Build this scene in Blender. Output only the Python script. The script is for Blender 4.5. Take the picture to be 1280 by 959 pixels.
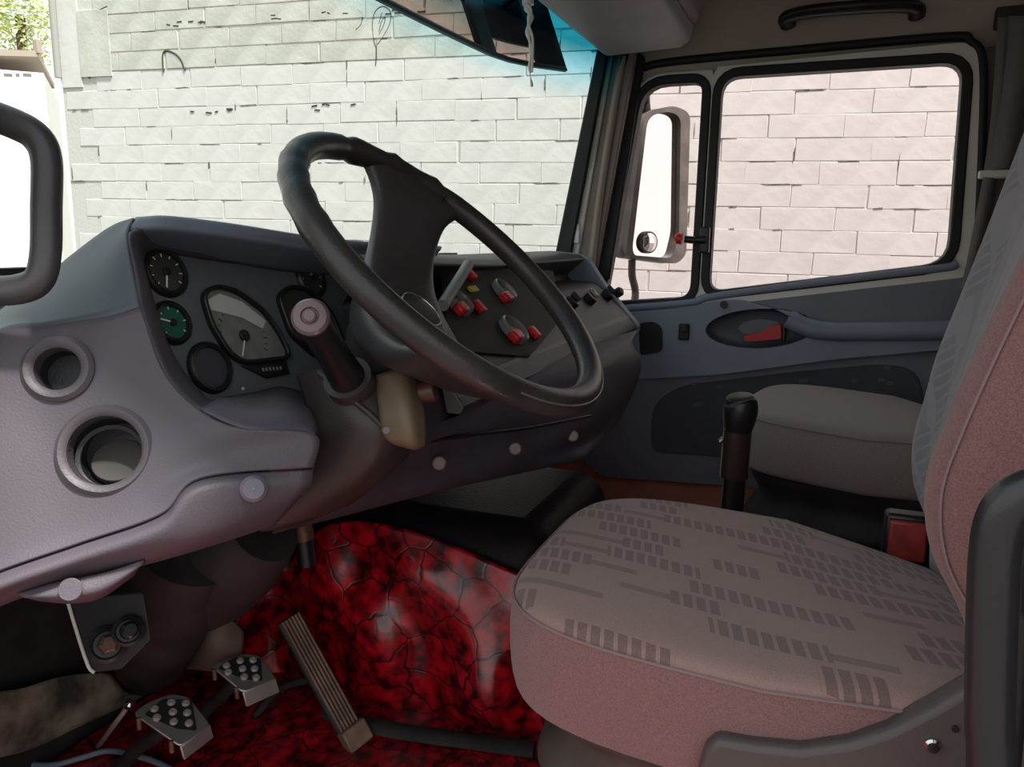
import bpy, bmesh, math, random
from mathutils import Vector, Matrix
random.seed(7)
for o in list(bpy.data.objects): bpy.data.objects.remove(o)
SC = bpy.context.scene
COL = SC.collection
# ---------------------------------------------------------------- camera
F, PSI, PIT, CZ = 960.0, math.radians(22), math.radians(10.6), 0.9
cd = bpy.data.cameras.new('camera'); cam = bpy.data.objects.new('camera', cd); COL.objects.link(cam)
cd.sensor_width = 36; cd.lens = 27.0; cd.clip_start = .02; cd.clip_end = 300
cam.location = (0, 0, CZ); cam.rotation_euler = (math.pi/2 - PIT, 0, PSI - math.pi/2)
SC.camera = cam
# ---------------------------------------------------------------- world, sun, exposure
W = bpy.data.worlds.new('World'); SC.world = W; W.use_nodes = True
nt = W.node_tree; bg = nt.nodes['Background']
tc = nt.nodes.new('ShaderNodeTexCoord'); sp = nt.nodes.new('ShaderNodeSeparateXYZ'); rp = nt.nodes.new('ShaderNodeValToRGB')
nt.links.new(tc.outputs['Generated'], sp.inputs[0]); nt.links.new(sp.outputs['Z'], rp.inputs[0]); nt.links.new(rp.outputs[0], bg.inputs[0])
rp.color_ramp.elements[0].color = (1, .96, .93, 1); rp.color_ramp.elements[1].color = (.74, .87, 1, 1)
bg.inputs[1].default_value = .95
sd = bpy.data.lights.new('sun', 'SUN'); sd.energy = 6.0; sd.angle = .12; sd.color = (1, .965, .93)
sun = bpy.data.objects.new('sun', sd); COL.objects.link(sun)
sun.rotation_euler = Vector((.205, .47, -.86)).to_track_quat('-Z', 'Y').to_euler()
SC.view_settings.view_transform = 'Standard'; SC.view_settings.look = 'None'
SC.view_settings.gamma = 1; SC.view_settings.use_curve_mapping = False
SC.view_settings.exposure = 0.46
# ---------------------------------------------------------------- helpers
def ray(u, y):
    h = (u-640)/F; v = (y-479.5)/F
    f = math.cos(PIT)-v*math.sin(PIT); dn = v*math.cos(PIT)+math.sin(PIT)
    return Vector((f*math.cos(PSI)+h*math.sin(PSI), f*math.sin(PSI)-h*math.cos(PSI), -dn))
CAM = Vector((0, 0, CZ))
def A(u, y, d=None, X=None, Y=None, Z=None):
    r = ray(u, y)
    if X is not None: d = X/r.x
    elif Y is not None: d = Y/r.y
    elif Z is not None: d = (Z-CZ)/r.z
    return CAM + r*d
class Plane:
    def __init__(s, p, n, up=(0, 0, 1)):
        s.p = Vector(p); s.n = Vector(n).normalized()
        s.x = Vector(up).cross(s.n).normalized(); s.y = s.n.cross(s.x)
    def at(s, u, y, off=0):
        r = ray(u, y); d = (s.p - CAM).dot(s.n)/r.dot(s.n)
        return CAM + r*d + s.n*off
    def loc(s, a, b, c=0): return s.p + s.x*a + s.y*b + s.n*c
def lin(c): return tuple((x/255/12.92 if x/255 <= .04045 else ((x/255+.055)/1.055)**2.4) for x in c)
MATS = {}
def mat(name, rgb, rough=.5, metal=0., bump=0., bscale=300., var=0., vscale=8., spec=.5, coat=0., sheen=0., rgb2=None):
    if name in MATS: return MATS[name]
    m = bpy.data.materials.new(name); m.use_nodes = True; t = m.node_tree; b = t.nodes['Principled BSDF']
    c = lin(rgb)+(1,)
    b.inputs['Base Color'].default_value = c; b.inputs['Roughness'].default_value = rough
    b.inputs['Metallic'].default_value = metal; b.inputs['Specular IOR Level'].default_value = spec
    b.inputs['Coat Weight'].default_value = coat; b.inputs['Sheen Weight'].default_value = sheen
    co = t.nodes.new('ShaderNodeTexCoord')
    if var or rgb2:
        n = t.nodes.new('ShaderNodeTexNoise'); n.inputs['Scale'].default_value = vscale; n.inputs['Detail'].default_value = 5
        t.links.new(co.outputs['Object'], n.inputs['Vector'])
        r = t.nodes.new('ShaderNodeValToRGB'); r.color_ramp.elements[0].position = .35; r.color_ramp.elements[1].position = .68
        r.color_ramp.elements[0].color = tuple(x*(1-var) for x in c[:3])+(1,)
        r.color_ramp.elements[1].color = (lin(rgb2)+(1,)) if rgb2 else tuple(min(1, x*(1+var)) for x in c[:3])+(1,)
        t.links.new(n.outputs['Fac'], r.inputs[0]); t.links.new(r.outputs[0], b.inputs['Base Color'])
    if bump:
        n2 = t.nodes.new('ShaderNodeTexNoise'); n2.inputs['Scale'].default_value = bscale; n2.inputs['Detail'].default_value = 2
        t.links.new(co.outputs['Object'], n2.inputs['Vector'])
        bp = t.nodes.new('ShaderNodeBump'); bp.inputs['Strength'].default_value = bump; bp.inputs['Distance'].default_value = .002
        t.links.new(n2.outputs['Fac'], bp.inputs['Height']); t.links.new(bp.outputs[0], b.inputs['Normal'])
    MATS[name] = m; return m
def nodes_of(m): return m.node_tree, m.node_tree.nodes['Principled BSDF']

def woff(p):
    v = Vector((0, 0, 0))
    while p is not None: v += p.location; p = p.parent
    return v
def ob(name, verts, faces, m, parent=None, smooth=True, sub=0, bevel=0, seg=2, solid=0, soff=0, fix=True, sharp=None):
    me = bpy.data.meshes.new(name); off = woff(parent)
    me.from_pydata([Vector(v)-off for v in verts], [], faces)
    if fix:
        bm = bmesh.new(); bm.from_mesh(me); bmesh.ops.remove_doubles(bm, verts=bm.verts, dist=1e-5)
        bmesh.ops.recalc_face_normals(bm, faces=bm.faces); bm.to_mesh(me); bm.free()
    me.materials.append(m)
    o = bpy.data.objects.new(name, me); COL.objects.link(o); o.parent = parent
    if smooth:
        me.polygons.foreach_set('use_smooth', [True]*len(me.polygons))
        if sharp is not None: me.set_sharp_from_angle(angle=math.radians(sharp))
    if solid:
        d = o.modifiers.new('solid', 'SOLIDIFY'); d.thickness = solid; d.offset = soff
    if bevel:
        d = o.modifiers.new('bevel', 'BEVEL'); d.width = bevel; d.segments = seg; d.limit_method = 'ANGLE'; d.angle_limit = math.radians(35)
    if sub:
        d = o.modifiers.new('sub', 'SUBSURF'); d.levels = sub; d.render_levels = sub
    return o
def thing(name, loc, label=None, cat=None, group=None, kind=None):
    o = bpy.data.objects.new(name, None); COL.objects.link(o); o.location = loc; o.empty_display_size = .05
    return tag(o, label, cat, group, kind)
def tag(o, label=None, cat=None, group=None, kind=None):
    if label: o['label'] = label
    if cat: o['category'] = cat
    if group: o['group'] = group
    if kind: o['kind'] = kind
    return o
def cat_rom(pts, n, closed=False):
    P = [Vector(p) for p in pts]; N = len(P); out = []
    rng = range(N if closed else N-1)
    for i in rng:
        p1, p2 = P[i], P[(i+1) % N]
        p0 = P[(i-1) % N] if (closed or i > 0) else p1*2-p2
        p3 = P[(i+2) % N] if (closed or i+2 < N) else p2*2-p1
        for k in range(n):
            t = k/n
            out.append(.5*((2*p1)+(p2-p0)*t+(2*p0-5*p1+4*p2-p3)*t*t+(3*p1-p0-3*p2+p3)*t**3))
    if not closed: out.append(P[-1])
    return out
def patch(name, rows, m, parent=None, nu=5, nv=5, solid=0, soff=-1, closed_u=False, lin_v=False, **k):
    R = [cat_rom(r, nu, closed_u) for r in rows]
    if lin_v: G = R
    else:
        cols = [cat_rom([r[i] for r in R], nv) for i in range(len(R[0]))]
        G = [[c[j] for c in cols] for j in range(len(cols[0]))]
    nc = len(G[0]); V = [p for r in G for p in r]; Fs = []
    for j in range(len(G)-1):
        for i in range(nc if closed_u else nc-1):
            i2 = (i+1) % nc; Fs.append((j*nc+i, j*nc+i2, (j+1)*nc+i2, (j+1)*nc+i))
    return ob(name, V, Fs, m, parent, solid=solid, soff=soff, **k)
def tube(name, pts, r, m, parent=None, seg=12, n=6, closed=False, flat=1.0, up=(0, 0, 1), rf=None, caps=True, smooth_path=True, **k):
    P = cat_rom(pts, n, closed) if smooth_path else [Vector(p) for p in pts]
    N = len(P); V = []; Fs = []; prev = None
    for i in range(N):
        a = P[(i-1) % N] if (closed or i > 0) else P[i]; b = P[(i+1) % N] if (closed or i < N-1) else P[i]
        t = (b-a).normalized()
        x = (Vector(up) if prev is None else prev); x = (x - t*x.dot(t))
        if x.length < 1e-4: x = Vector((1, 0, 0)) - t*t.x
        x.normalize(); prev = x; y = t.cross(x)
        rr = rf(i/(N-1 if not closed else N)) if rf else r
        for s in range(seg):
            q = 2*math.pi*s/seg
            V.append(P[i] + x*math.cos(q)*rr*flat + y*math.sin(q)*rr)
    for i in range(N if closed else N-1):
        j = (i+1) % N
        for s in range(seg):
            s2 = (s+1) % seg; Fs.append((i*seg+s, i*seg+s2, j*seg+s2, j*seg+s))
    if caps and not closed: Fs += [tuple(range(seg)), tuple(range((N-1)*seg, N*seg))]
    return ob(name, V, Fs, m, parent, **({'sharp': 50} | k))
def lathe(name, prof, org, axis, m, parent=None, seg=32, sharp=35, **k):
    """prof: (radius, height along axis)"""
    ax = Vector(axis).normalized(); x = ax.orthogonal().normalized(); y = ax.cross(x); V = []; Fs = []
    for r, h in prof:
        for s in range(seg):
            q = 2*math.pi*s/seg; V.append(Vector(org)+ax*h+(x*math.cos(q)+y*math.sin(q))*r)
    for i in range(len(prof)-1):
        for s in range(seg):
            s2 = (s+1) % seg; Fs.append((i*seg+s, i*seg+s2, (i+1)*seg+s2, (i+1)*seg+s))
    if prof[0][0] > 1e-6: pass
    return ob(name, V, Fs, m, parent, sharp=sharp, **k)
def disc(name, org, axis, r, th, m, parent=None, seg=28, bev=.15, **k):
    e = min(th, r)*bev
    return lathe(name, [(0, 0), (r, 0), (r, th-e), (r-e, th), (0, th)], org, axis, m, parent, seg, **k)
def prism(name, poly, depth, m, parent=None, bevel=0, dirv=None, **k):
    """poly: 3D points of a face; extruded along dirv*depth"""
    P = [Vector(p) for p in poly]; n = len(P)
    D = Vector(dirv).normalized()*depth
    V = P+[p+D for p in P]
    Fs = [tuple(range(n)), tuple(range(2*n-1, n-1, -1))]+[(i, (i+1) % n, n+(i+1) % n, n+i) for i in range(n)]
    k.setdefault('sharp', 30)
    return ob(name, V, Fs, m, parent, bevel=bevel, **k)
def box(name, c, s, m, parent=None, bevel=.004, ax=None, **k):
    c = Vector(c); ex, ey, ez = ax if ax else (Vector((1, 0, 0)), Vector((0, 1, 0)), Vector((0, 0, 1)))
    V = [c+ex*(a*s[0]/2)+ey*(b*s[1]/2)+ez*(d*s[2]/2) for a in (-1, 1) for b in (-1, 1) for d in (-1, 1)]
    Fs = [(0, 1, 3, 2), (4, 6, 7, 5), (0, 4, 5, 1), (2, 3, 7, 6), (0, 2, 6, 4), (1, 5, 7, 3)]
    k.setdefault('sharp', 40)
    return ob(name, V, Fs, m, parent, bevel=bevel, **k)
def ring_strip(name, outer, inner, depth, m, parent=None, dirv=(1, 0, 0), **k):
    n = len(outer); D = Vector(dirv).normalized()*depth
    V = [Vector(p) for p in outer]+[Vector(p) for p in inner]+[Vector(p)+D for p in outer]+[Vector(p)+D for p in inner]
    Fs = []
    for i in range(n):
        j = (i+1) % n
        Fs += [(i, j, n+j, n+i), (2*n+i, 3*n+i, 3*n+j, 2*n+j), (i, 2*n+i, 2*n+j, j), (n+i, n+j, 3*n+j, 3*n+i)]
    k.setdefault('sharp', 40)
    return ob(name, V, Fs, m, parent, **k)
def round_poly(pts, r, n=5):
    """2D/3D corner rounding; r may be a list"""
    P = [Vector(p) for p in pts]; N = len(P); out = []
    for i in range(N):
        a, b, c = P[i-1], P[i], P[(i+1) % N]; rr = r[i] if isinstance(r, (list, tuple)) else r
        d1 = (a-b); d2 = (c-b); q = min(rr, d1.length*.49, d2.length*.49)
        s = b+d1.normalized()*q; e = b+d2.normalized()*q
        for k in range(n+1):
            t = k/n; out.append(s*(1-t)**2+b*2*t*(1-t)+e*t*t)
    return out
def grow(poly, d):
    """offset a closed 3D planar polygon outward from its centroid by d (per-vertex normal)"""
    P = [Vector(p) for p in poly]; N = len(P); c = sum(P, Vector())/N
    nn = Vector()
    for i in range(N): nn += (P[i]-c).cross(P[(i+1) % N]-c)
    nn.normalize(); out = []
    for i in range(N):
        a = P[i-1]; b = P[(i+1) % N]
        if (b-a).length < 1e-6: out.append(P[i].copy()); continue
        out.append(P[i]+(b-a).normalized().cross(nn)*d)
    return out
# ---------------------------------------------------------------- materials
M_wing = mat('lilac_plastic', (84, 77, 85), .5, bump=.25, bscale=420, var=.06, vscale=5)
M_dash = mat('dark_dash_plastic', (114, 125, 138), .55, bump=.25, bscale=400, var=.08)
M_dark = mat('charcoal_plastic', (38, 39, 42), .5, bump=.2, bscale=400, var=.1)
M_black = mat('black_plastic', (26, 26, 28), .38, bump=.1, bscale=300)
M_rub = mat('black_rubber', (24, 25, 27), .6, var=.2)
M_wheel = mat('worn_wheel_leather', (50, 46, 45), .36, bump=.2, bscale=240, var=.25, vscale=14)
M_hub = mat('wheel_hub_plastic', (56, 54, 54), .42, bump=.2, bscale=380, var=.1)
M_col = mat('column_plastic', (58, 52, 50), .45, bump=.2, bscale=350, var=.12)
M_low = mat('lower_dash_plastic', (62, 56, 66), .6, bump=.2, bscale=350, var=.12)
M_door = mat('blue_grey_door_plastic', (130, 138, 154), .5, bump=.25, bscale=380, var=.06)
M_doord = mat('dark_door_plastic', (120, 123, 135), .55, bump=.2, bscale=380, var=.08)
M_frame = mat('grey_painted_metal', (222, 222, 214), .4, var=.05)
M_pill = mat('brown_grey_pillar', (128, 116, 108), .5, bump=.1, var=.08)
M_head = mat('beige_headliner', (178, 168, 155), .8, bump=.3, bscale=500, var=.05)
M_over = mat('grey_overhead_plastic', (128, 130, 128), .5, bump=.2, bscale=400, var=.05)
M_steel = mat('brushed_steel', (176, 172, 168), .36, metal=.85, bump=.05, var=.1, vscale=30)
M_stud = mat('pale_rubber_stud', (138, 132, 128), .4)
M_rust = mat('dirty_metal', (110, 86, 72), .5, metal=.5, var=.4, vscale=30)
M_red = mat('red_plastic', (196, 34, 36), .35)
M_yel = mat('yellow_indicator', (190, 170, 40), .4)
M_cream = mat('cream_plastic', (112, 98, 78), .5, var=.1)
M_chr = mat('chrome', (210, 208, 205), .15, metal=1.)
M_brown = mat('brown_ribbed_rubber', (122, 96, 78), .55, var=.25, vscale=25)
M_soot = mat('dusty_black', (40, 37, 36), .7, var=.4, vscale=14, bump=.3, bscale=120)
M_belt = mat('grey_belt_webbing', (120, 116, 110), .8, bump=.5, bscale=700, var=.08)
M_sill = mat('beige_sill_paint', (200, 130, 104), .6, var=.15)
M_white = mat('white_strip', (225, 220, 205), .5)
M_pinkcap = mat('pink_grey_cap', (112, 94, 96), .35)
M_green = mat('green_dial', (30, 92, 74), .4)
M_dial = mat('grey_dial_face', (120, 122, 116), .35, var=.15, vscale=40)
M_lens = mat('dark_gauge_face', (58, 58, 54), .18)
M_carpet = mat('grey_felt_mat', (84, 78, 70), .95, bump=1., bscale=90, var=.5, vscale=16, rgb2=(150, 138, 118))
M_wallw = mat('white_painted_brick', (216, 213, 209), .8, bump=.8, bscale=22, var=.05, vscale=9)
M_wallu = mat('weathered_white_brick', (198, 197, 188), .85, bump=.8, bscale=40, var=.12, vscale=7)
M_mort = mat('painted_mortar', (206, 203, 197), .9, bump=.7, bscale=60)
M_ink = mat('graffiti_ink', (78, 80, 74), .8)
M_conc = mat('pale_concrete', (96, 88, 82), .9, var=.1, vscale=1.5)
def fabric(name, base, dark, pattern):
    m = mat(name, base, .95, bump=.6, bscale=900, sheen=.25); t, b = nodes_of(m)
    co = t.nodes.new('ShaderNodeTexCoord')
    def mathn(op, a, bb=None, c=None):
        n = t.nodes.new('ShaderNodeMath'); n.operation = op
        for i, x in enumerate((a, bb, c)):
            if x is None: continue
            if isinstance(x, (int, float)): n.inputs[i].default_value = x
            else: t.links.new(x, n.inputs[i])
        return n.outputs[0]
    mx = t.nodes.new('ShaderNodeMix'); mx.data_type = 'RGBA'
    ns = t.nodes.new('ShaderNodeTexNoise'); ns.inputs['Scale'].default_value = 620; ns.inputs['Detail'].default_value = 2
    t.links.new(co.outputs['Object'], ns.inputs[0])
    mrn = t.nodes.new('ShaderNodeMapRange'); t.links.new(ns.outputs[0], mrn.inputs[0]); mrn.inputs[1].default_value = .36; mrn.inputs[2].default_value = .66
    fine = mathn('MULTIPLY', mrn.outputs[0], .5)
    if pattern:
        # rows of small slanted dark dashes with gaps, and long thin streaks, as woven in the cloth
        mp = t.nodes.new('ShaderNodeMapping'); mp.inputs['Rotation'].default_value = pattern
        t.links.new(co.outputs['Object'], mp.inputs[0])
        sx = t.nodes.new('ShaderNodeSeparateXYZ'); t.links.new(mp.outputs[0], sx.inputs[0])
        u = mathn('ADD', mathn('MULTIPLY', sx.outputs[0], 64), mathn('MULTIPLY', sx.outputs[1], 22)); v = mathn('MULTIPLY', sx.outputs[1], 25)
        row = mathn('FLOOR', v)
        fu = mathn('FRACT', mathn('ADD', u, mathn('MULTIPLY', row, .37))); fv = mathn('FRACT', v)
        cell = mathn('FLOOR', mathn('DIVIDE', mathn('ADD', u, mathn('MULTIPLY', row, 2.7)), 4.0))
        wn = t.nodes.new('ShaderNodeTexWhiteNoise'); wn.noise_dimensions = '2D'
        cb = t.nodes.new('ShaderNodeCombineXYZ'); t.links.new(cell, cb.inputs[0]); t.links.new(row, cb.inputs[1]); t.links.new(cb.outputs[0], wn.inputs['Vector'])
        on = mathn('GREATER_THAN', wn.outputs['Value'], .50)
        d1 = mathn('MULTIPLY', mathn('MULTIPLY', mathn('GREATER_THAN', fu, .3), mathn('GREATER_THAN', fv, .22)), on)
        st = mathn('MULTIPLY', mathn('LESS_THAN', wn.outputs['Value'], .2), mathn('LESS_THAN', mathn('ABSOLUTE', mathn('SUBTRACT', fv, .5)), .16))
        fac = mathn('ADD', mathn('MULTIPLY', mathn('MAXIMUM', d1, mathn('MULTIPLY', st, .8)), .5), mathn('MULTIPLY', fine, .35))
    else:
        fac = fine
    t.links.new(fac, mx.inputs['Factor']); mx.inputs[6].default_value = lin(base)+(1,); mx.inputs[7].default_value = lin(dark)+(1,)
    t.links.new(mx.outputs[2], b.inputs['Base Color'])
    return m
M_fabp = fabric('patterned_seat_cloth', (160, 130, 121), (82, 61, 58), (0, 0, .12+math.pi/2))
M_fabs = fabric('plain_seat_cloth', (142, 104, 100), (86, 61, 61), None)
M_fabb = fabric('grey_back_cloth', (140, 138, 142), (110, 108, 114), (math.pi/2, 0, 1.2))
M_fabg = fabric('dark_grey_seat_cloth', (150, 137, 131), (100, 88, 86), None)
M_fabi = fabric('door_insert_cloth', (88, 90, 96), (62, 64, 72), None)
def red_vinyl(name, gloss, scale):
    m = mat(name, (150, 12, 26), gloss, coat=.6); t, b = nodes_of(m); b.inputs['Coat Roughness'].default_value = .12
    co = t.nodes.new('ShaderNodeTexCoord')
    wp = t.nodes.new('ShaderNodeTexNoise'); wp.inputs['Scale'].default_value = 18; t.links.new(co.outputs['Object'], wp.inputs[0])
    ad = t.nodes.new('ShaderNodeMixRGB'); ad.blend_type = 'LINEAR_LIGHT'; ad.inputs[0].default_value = .02
    t.links.new(co.outputs['Object'], ad.inputs[1]); t.links.new(wp.outputs['Color'], ad.inputs[2])
    ve = t.nodes.new('ShaderNodeTexVoronoi'); ve.feature = 'DISTANCE_TO_EDGE'; ve.inputs['Scale'].default_value = scale
    t.links.new(ad.outputs[0], ve.inputs['Vector'])
    r1 = t.nodes.new('ShaderNodeValToRGB'); r1.color_ramp.elements[0].position = .007; r1.color_ramp.elements[1].position = .03
    t.links.new(ve.outputs['Distance'], r1.inputs[0])
    nz = t.nodes.new('ShaderNodeTexNoise'); nz.inputs['Scale'].default_value = scale*2.6; nz.inputs['Detail'].default_value = 3
    t.links.new(co.outputs['Object'], nz.inputs[0])
    r2 = t.nodes.new('ShaderNodeValToRGB'); e = r2.color_ramp.elements
    e[0].position = .36; e[0].color = lin((50, 2, 9))+(1,); e[1].position = .72; e[1].color = lin((196, 16, 34))+(1,)
    t.links.new(nz.outputs['Fac'], r2.inputs[0])
    mm = t.nodes.new('ShaderNodeMixRGB'); mm.blend_type = 'MIX'; mm.inputs[1].default_value = lin((58, 5, 13))+(1,)
    t.links.new(r1.outputs[0], mm.inputs[0]); t.links.new(r2.outputs[0], mm.inputs[2]); t.links.new(mm.outputs[0], b.inputs['Base Color'])
    bp = t.nodes.new('ShaderNodeBump'); bp.inputs['Strength'].default_value = .3; bp.inputs['Distance'].default_value = .002
    t.links.new(r1.outputs[0], bp.inputs['Height'])
    fo = t.nodes.new('ShaderNodeTexNoise'); fo.inputs['Scale'].default_value = 7; fo.inputs['Detail'].default_value = 1; t.links.new(co.outputs['Object'], fo.inputs[0])
    b2 = t.nodes.new('ShaderNodeBump'); b2.inputs['Strength'].default_value = .5; b2.inputs['Distance'].default_value = .05
    t.links.new(fo.outputs['Fac'], b2.inputs['Height']); t.links.new(bp.outputs[0], b2.inputs['Normal']); t.links.new(b2.outputs[0], b.inputs['Normal'])
    return m
M_vin = red_vinyl('red_quilted_vinyl', .3, 11.5)
M_vinf = red_vinyl('red_floor_vinyl', .5, 14)
def glass(name, col, refl=.5, band=None):
    m = bpy.data.materials.new(name); m.use_nodes = True; t = m.node_tree; t.nodes.clear()
    o = t.nodes.new('ShaderNodeOutputMaterial'); tr = t.nodes.new('ShaderNodeBsdfTransparent'); gl = t.nodes.new('ShaderNodeBsdfGlossy')
    gl.inputs['Roughness'].default_value = .02; mx = t.nodes.new('ShaderNodeMixShader'); fr = t.nodes.new('ShaderNodeMath'); fr.operation = 'POWER'; lw = t.nodes.new('ShaderNodeLayerWeight'); t.links.new(lw.outputs['Facing'], fr.inputs[0]); fr.inputs[1].default_value = 4
    mu = t.nodes.new('ShaderNodeMath'); mu.operation = 'MULTIPLY'; mu.inputs[1].default_value = refl
    t.links.new(fr.outputs[0], mu.inputs[0]); t.links.new(mu.outputs[0], mx.inputs[0]); t.links.new(tr.outputs[0], mx.inputs[1]); t.links.new(gl.outputs[0], mx.inputs[2])
    t.links.new(mx.outputs[0], o.inputs[0]); tr.inputs[0].default_value = col+(1,)
    if band:
        co = t.nodes.new('ShaderNodeTexCoord'); sx = t.nodes.new('ShaderNodeSeparateXYZ'); t.links.new(co.outputs['Object'], sx.inputs[0])
        mr = t.nodes.new('ShaderNodeMapRange'); mr.inputs[1].default_value = band[0]; mr.inputs[2].default_value = band[1]
        t.links.new(sx.outputs[2], mr.inputs[0]); r = t.nodes.new('ShaderNodeValToRGB'); e = r.color_ramp.elements
        e[0].color = col+(1,); e[1].color = (.02, .32, .46, 1); e[1].position = 1
        n = r.color_ramp.elements.new(.55); n.color = (.36, .74, .82, 1)
        t.links.new(mr.outputs[0], r.inputs[0]); t.links.new(r.outputs[0], tr.inputs[0])
    return m
M_ws = glass('windscreen_glass', (.83, .885, .84), .12, (1.28, 1.42))
M_side = glass('side_glass', (.97, .93, .92), .15)
M_smoke = glass('smoked_visor_pane', (.98, .64, .58), .1)
M_mirror = mat('mirror_glass', (245, 245, 245), .02, metal=1.)
M_mir_h = mat('grey_mirror_housing', (96, 90, 86), .6, var=.2, vscale=20)

# ---------------------------------------------------------------- outside: ground, brick wall, far building
gz = -1.15
tag(ob('ground', [(-60, -60, gz), (60, -60, gz), (60, 60, gz), (-60, 60, gz)], [(0, 1, 2, 3)], M_conc, smooth=False), 'pale concrete yard around the parked truck', 'ground', kind='structure')
az = math.radians(95.5); rl = math.radians(1.4)
WS = Vector((math.cos(az)*math.cos(rl), math.sin(az)*math.cos(rl), math.sin(rl)))
WN = Vector((math.cos(az+math.pi/2), math.sin(az+math.pi/2), 0))
WT = WS.cross(WN); WT = WT if WT.z > 0 else -WT
W0 = Vector((3.55*math.cos(math.radians(5.5)), 3.55*math.sin(math.radians(5.5)), 0))
WP = Plane(W0, WN)
def wall_st(u, y):
    q = WP.at(u, y)-W0; return q.dot(WS), q.dot(WT)
s_left = wall_st(82, 150)[0]; s_right = -2.6
BH, BL = .0945, .30
root = thing('wall_outside', W0, kind='structure'); root['label'] = 'white painted brick wall standing along the truck'
def wv(s, t, n): return W0+WS*s+WT*t+WN*n
def slab(name, s0, s1, t0, t1, n0, n1, m, parent):
    V = [wv(s, t, n) for s in (s0, s1) for t in (t0, t1) for n in (n0, n1)]
    return ob(name, V, [(0, 1, 3, 2), (4, 6, 7, 5), (0, 4, 5, 1), (2, 3, 7, 6), (0, 2, 6, 4), (1, 5, 7, 3)], m, parent, smooth=False)
slab('mortar_bed', s_right, s_left, gz-.1, 4.6, -.22, 0, M_mort, root)
t_line = wall_st(270, 90)[1]; k_line = round(t_line/BH)
variants = []
for mm in (M_wallw, M_wallu):
    vs = []
    for k in range(12):
        me = bpy.data.meshes.new('brick'); j = lambda a: random.uniform(-a, a)
        l, h, d = BL/2-.0008+j(.0012), BH/2-.0006+j(.0012), .003
        if mm is M_wallu: l -= .002; h -= .002; d = .005
        pr = []
        for (a, c) in ((-1, -1), (1, -1), (1, 1), (-1, 1)):
            pr.append(WS*(a*l)+WT*(c*h))
        fr = []
        for (a, c) in ((-1, -1), (1, -1), (1, 1), (-1, 1)):
            fr.append(WS*(a*(l-.0015)+j(.0025))+WT*(c*(h-.0015)+j(.0015))+WN*(d+j(.0007)))
        me.from_pydata([Vector(p) for p in pr+fr], [], [(4, 5, 6, 7), (0, 1, 5, 4), (1, 2, 6, 5), (2, 3, 7, 6), (3, 0, 4, 7)])
        me.materials.append(mm); vs.append(me)
    variants.append(vs)
def project(p):
    q = p-CAM; fw = q.x*math.cos(PSI)+q.y*math.sin(PSI); rt = q.x*math.sin(PSI)-q.y*math.cos(PSI)
    dep = fw*math.cos(PIT)-q.z*math.sin(PIT); up = q.z*math.cos(PIT)+fw*math.sin(PIT)
    return 640+F*rt/dep, 479.5-F*up/dep
cand = []; rest = []
for kr in range(-11, 46):
    off = (0 if kr % 2 else BL/2)+.04*math.sin(kr*1.7)
    i = math.floor((s_right-off)/BL)
    while True:
        s = off+i*BL; i += 1
        if s-BL/2 < s_right: continue
        if s+BL/2 > s_left: break
        c = wv(s, (kr+.5)*BH, 0); u, y = project(c)
        vis = (40 < u < 790 and -15 < y < 330) or (740 < u < 1225 and 70 < y < 390)
        (cand if vis else rest).append((s, kr))
print('bricks', len(cand), len(rest))
if len(cand) > 298: rest += cand[298:]; cand = cand[:298]
for (s, kr) in cand:
    o = bpy.data.objects.new('brick', random.choice(variants[1 if kr >= k_line else 0])); COL.objects.link(o); o.parent = root
    o.location = wv(s+random.uniform(-.004, .004), (kr+.5)*BH+random.uniform(-.002, .002), random.uniform(-.0008, .0008))-W0
V = []; Fs = []
for (s, kr) in rest:
    me = random.choice(variants[0]); b0 = len(V); c = wv(s, (kr+.5)*BH, 0)
    V += [v.co+c for v in me.vertices]; Fs += [tuple(b0+q for q in p.vertices) for p in me.polygons]
# dark chips and cracks along the joints
V2 = []; F2 = []
for q in range(150):
    s, kr = random.choice(cand); ln = random.uniform(.01, .07); th = random.uniform(.0015, .005); vert = random.random() < .3
    if vert: s += BL/2; t = (kr+random.random())*BH; a, c = th, min(ln, .035)
    else: s += random.uniform(-.12, .12); t = kr*BH; a, c = ln, th
    b0 = len(V2); n0 = .0035
    V2 += [wv(s-a, t-c*.4, n0), wv(s+a*random.uniform(.5, 1), t-c, n0), wv(s+a, t+c*.3, n0), wv(s-a*random.uniform(.2, 1), t+c, n0)]
    V2 += [v-WN*.006 for v in V2[b0:b0+4]]
    F2 += [tuple(b0+k for k in f) for f in ((0, 1, 2, 3), (0, 4, 5, 1), (1, 5, 6, 2), (2, 6, 7, 3), (3, 7, 4, 0))]
tag(ob('joint_chips', V2, F2, mat('joint_dirt', (120, 116, 106), .9, var=.4, vscale=30), root, smooth=False, fix=False), kind='stuff')
tag(ob('brick_courses', V, Fs, M_wallw, root, smooth=False, fix=False), kind='stuff')
# plastered end post, and the thin grey pipe running down the wall end
slab('end_post', s_left-.14, s_left, t_line-.05, 4.6, -.2, .008, M_wallw, root)
slab('plaster_patch', s_left-.34, s_left-.14, t_line, t_line+3.5*BH, -.01, .011, M_wallu, root)
tube('downpipe', [wv(s_left+.005, t_line, .02), wv(s_left+.005, 2.4, .02), wv(s_left+.005, 4.5, .02)], .018, mat('grey_pipe', (165, 163, 157), .5), root, seg=10)
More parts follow.
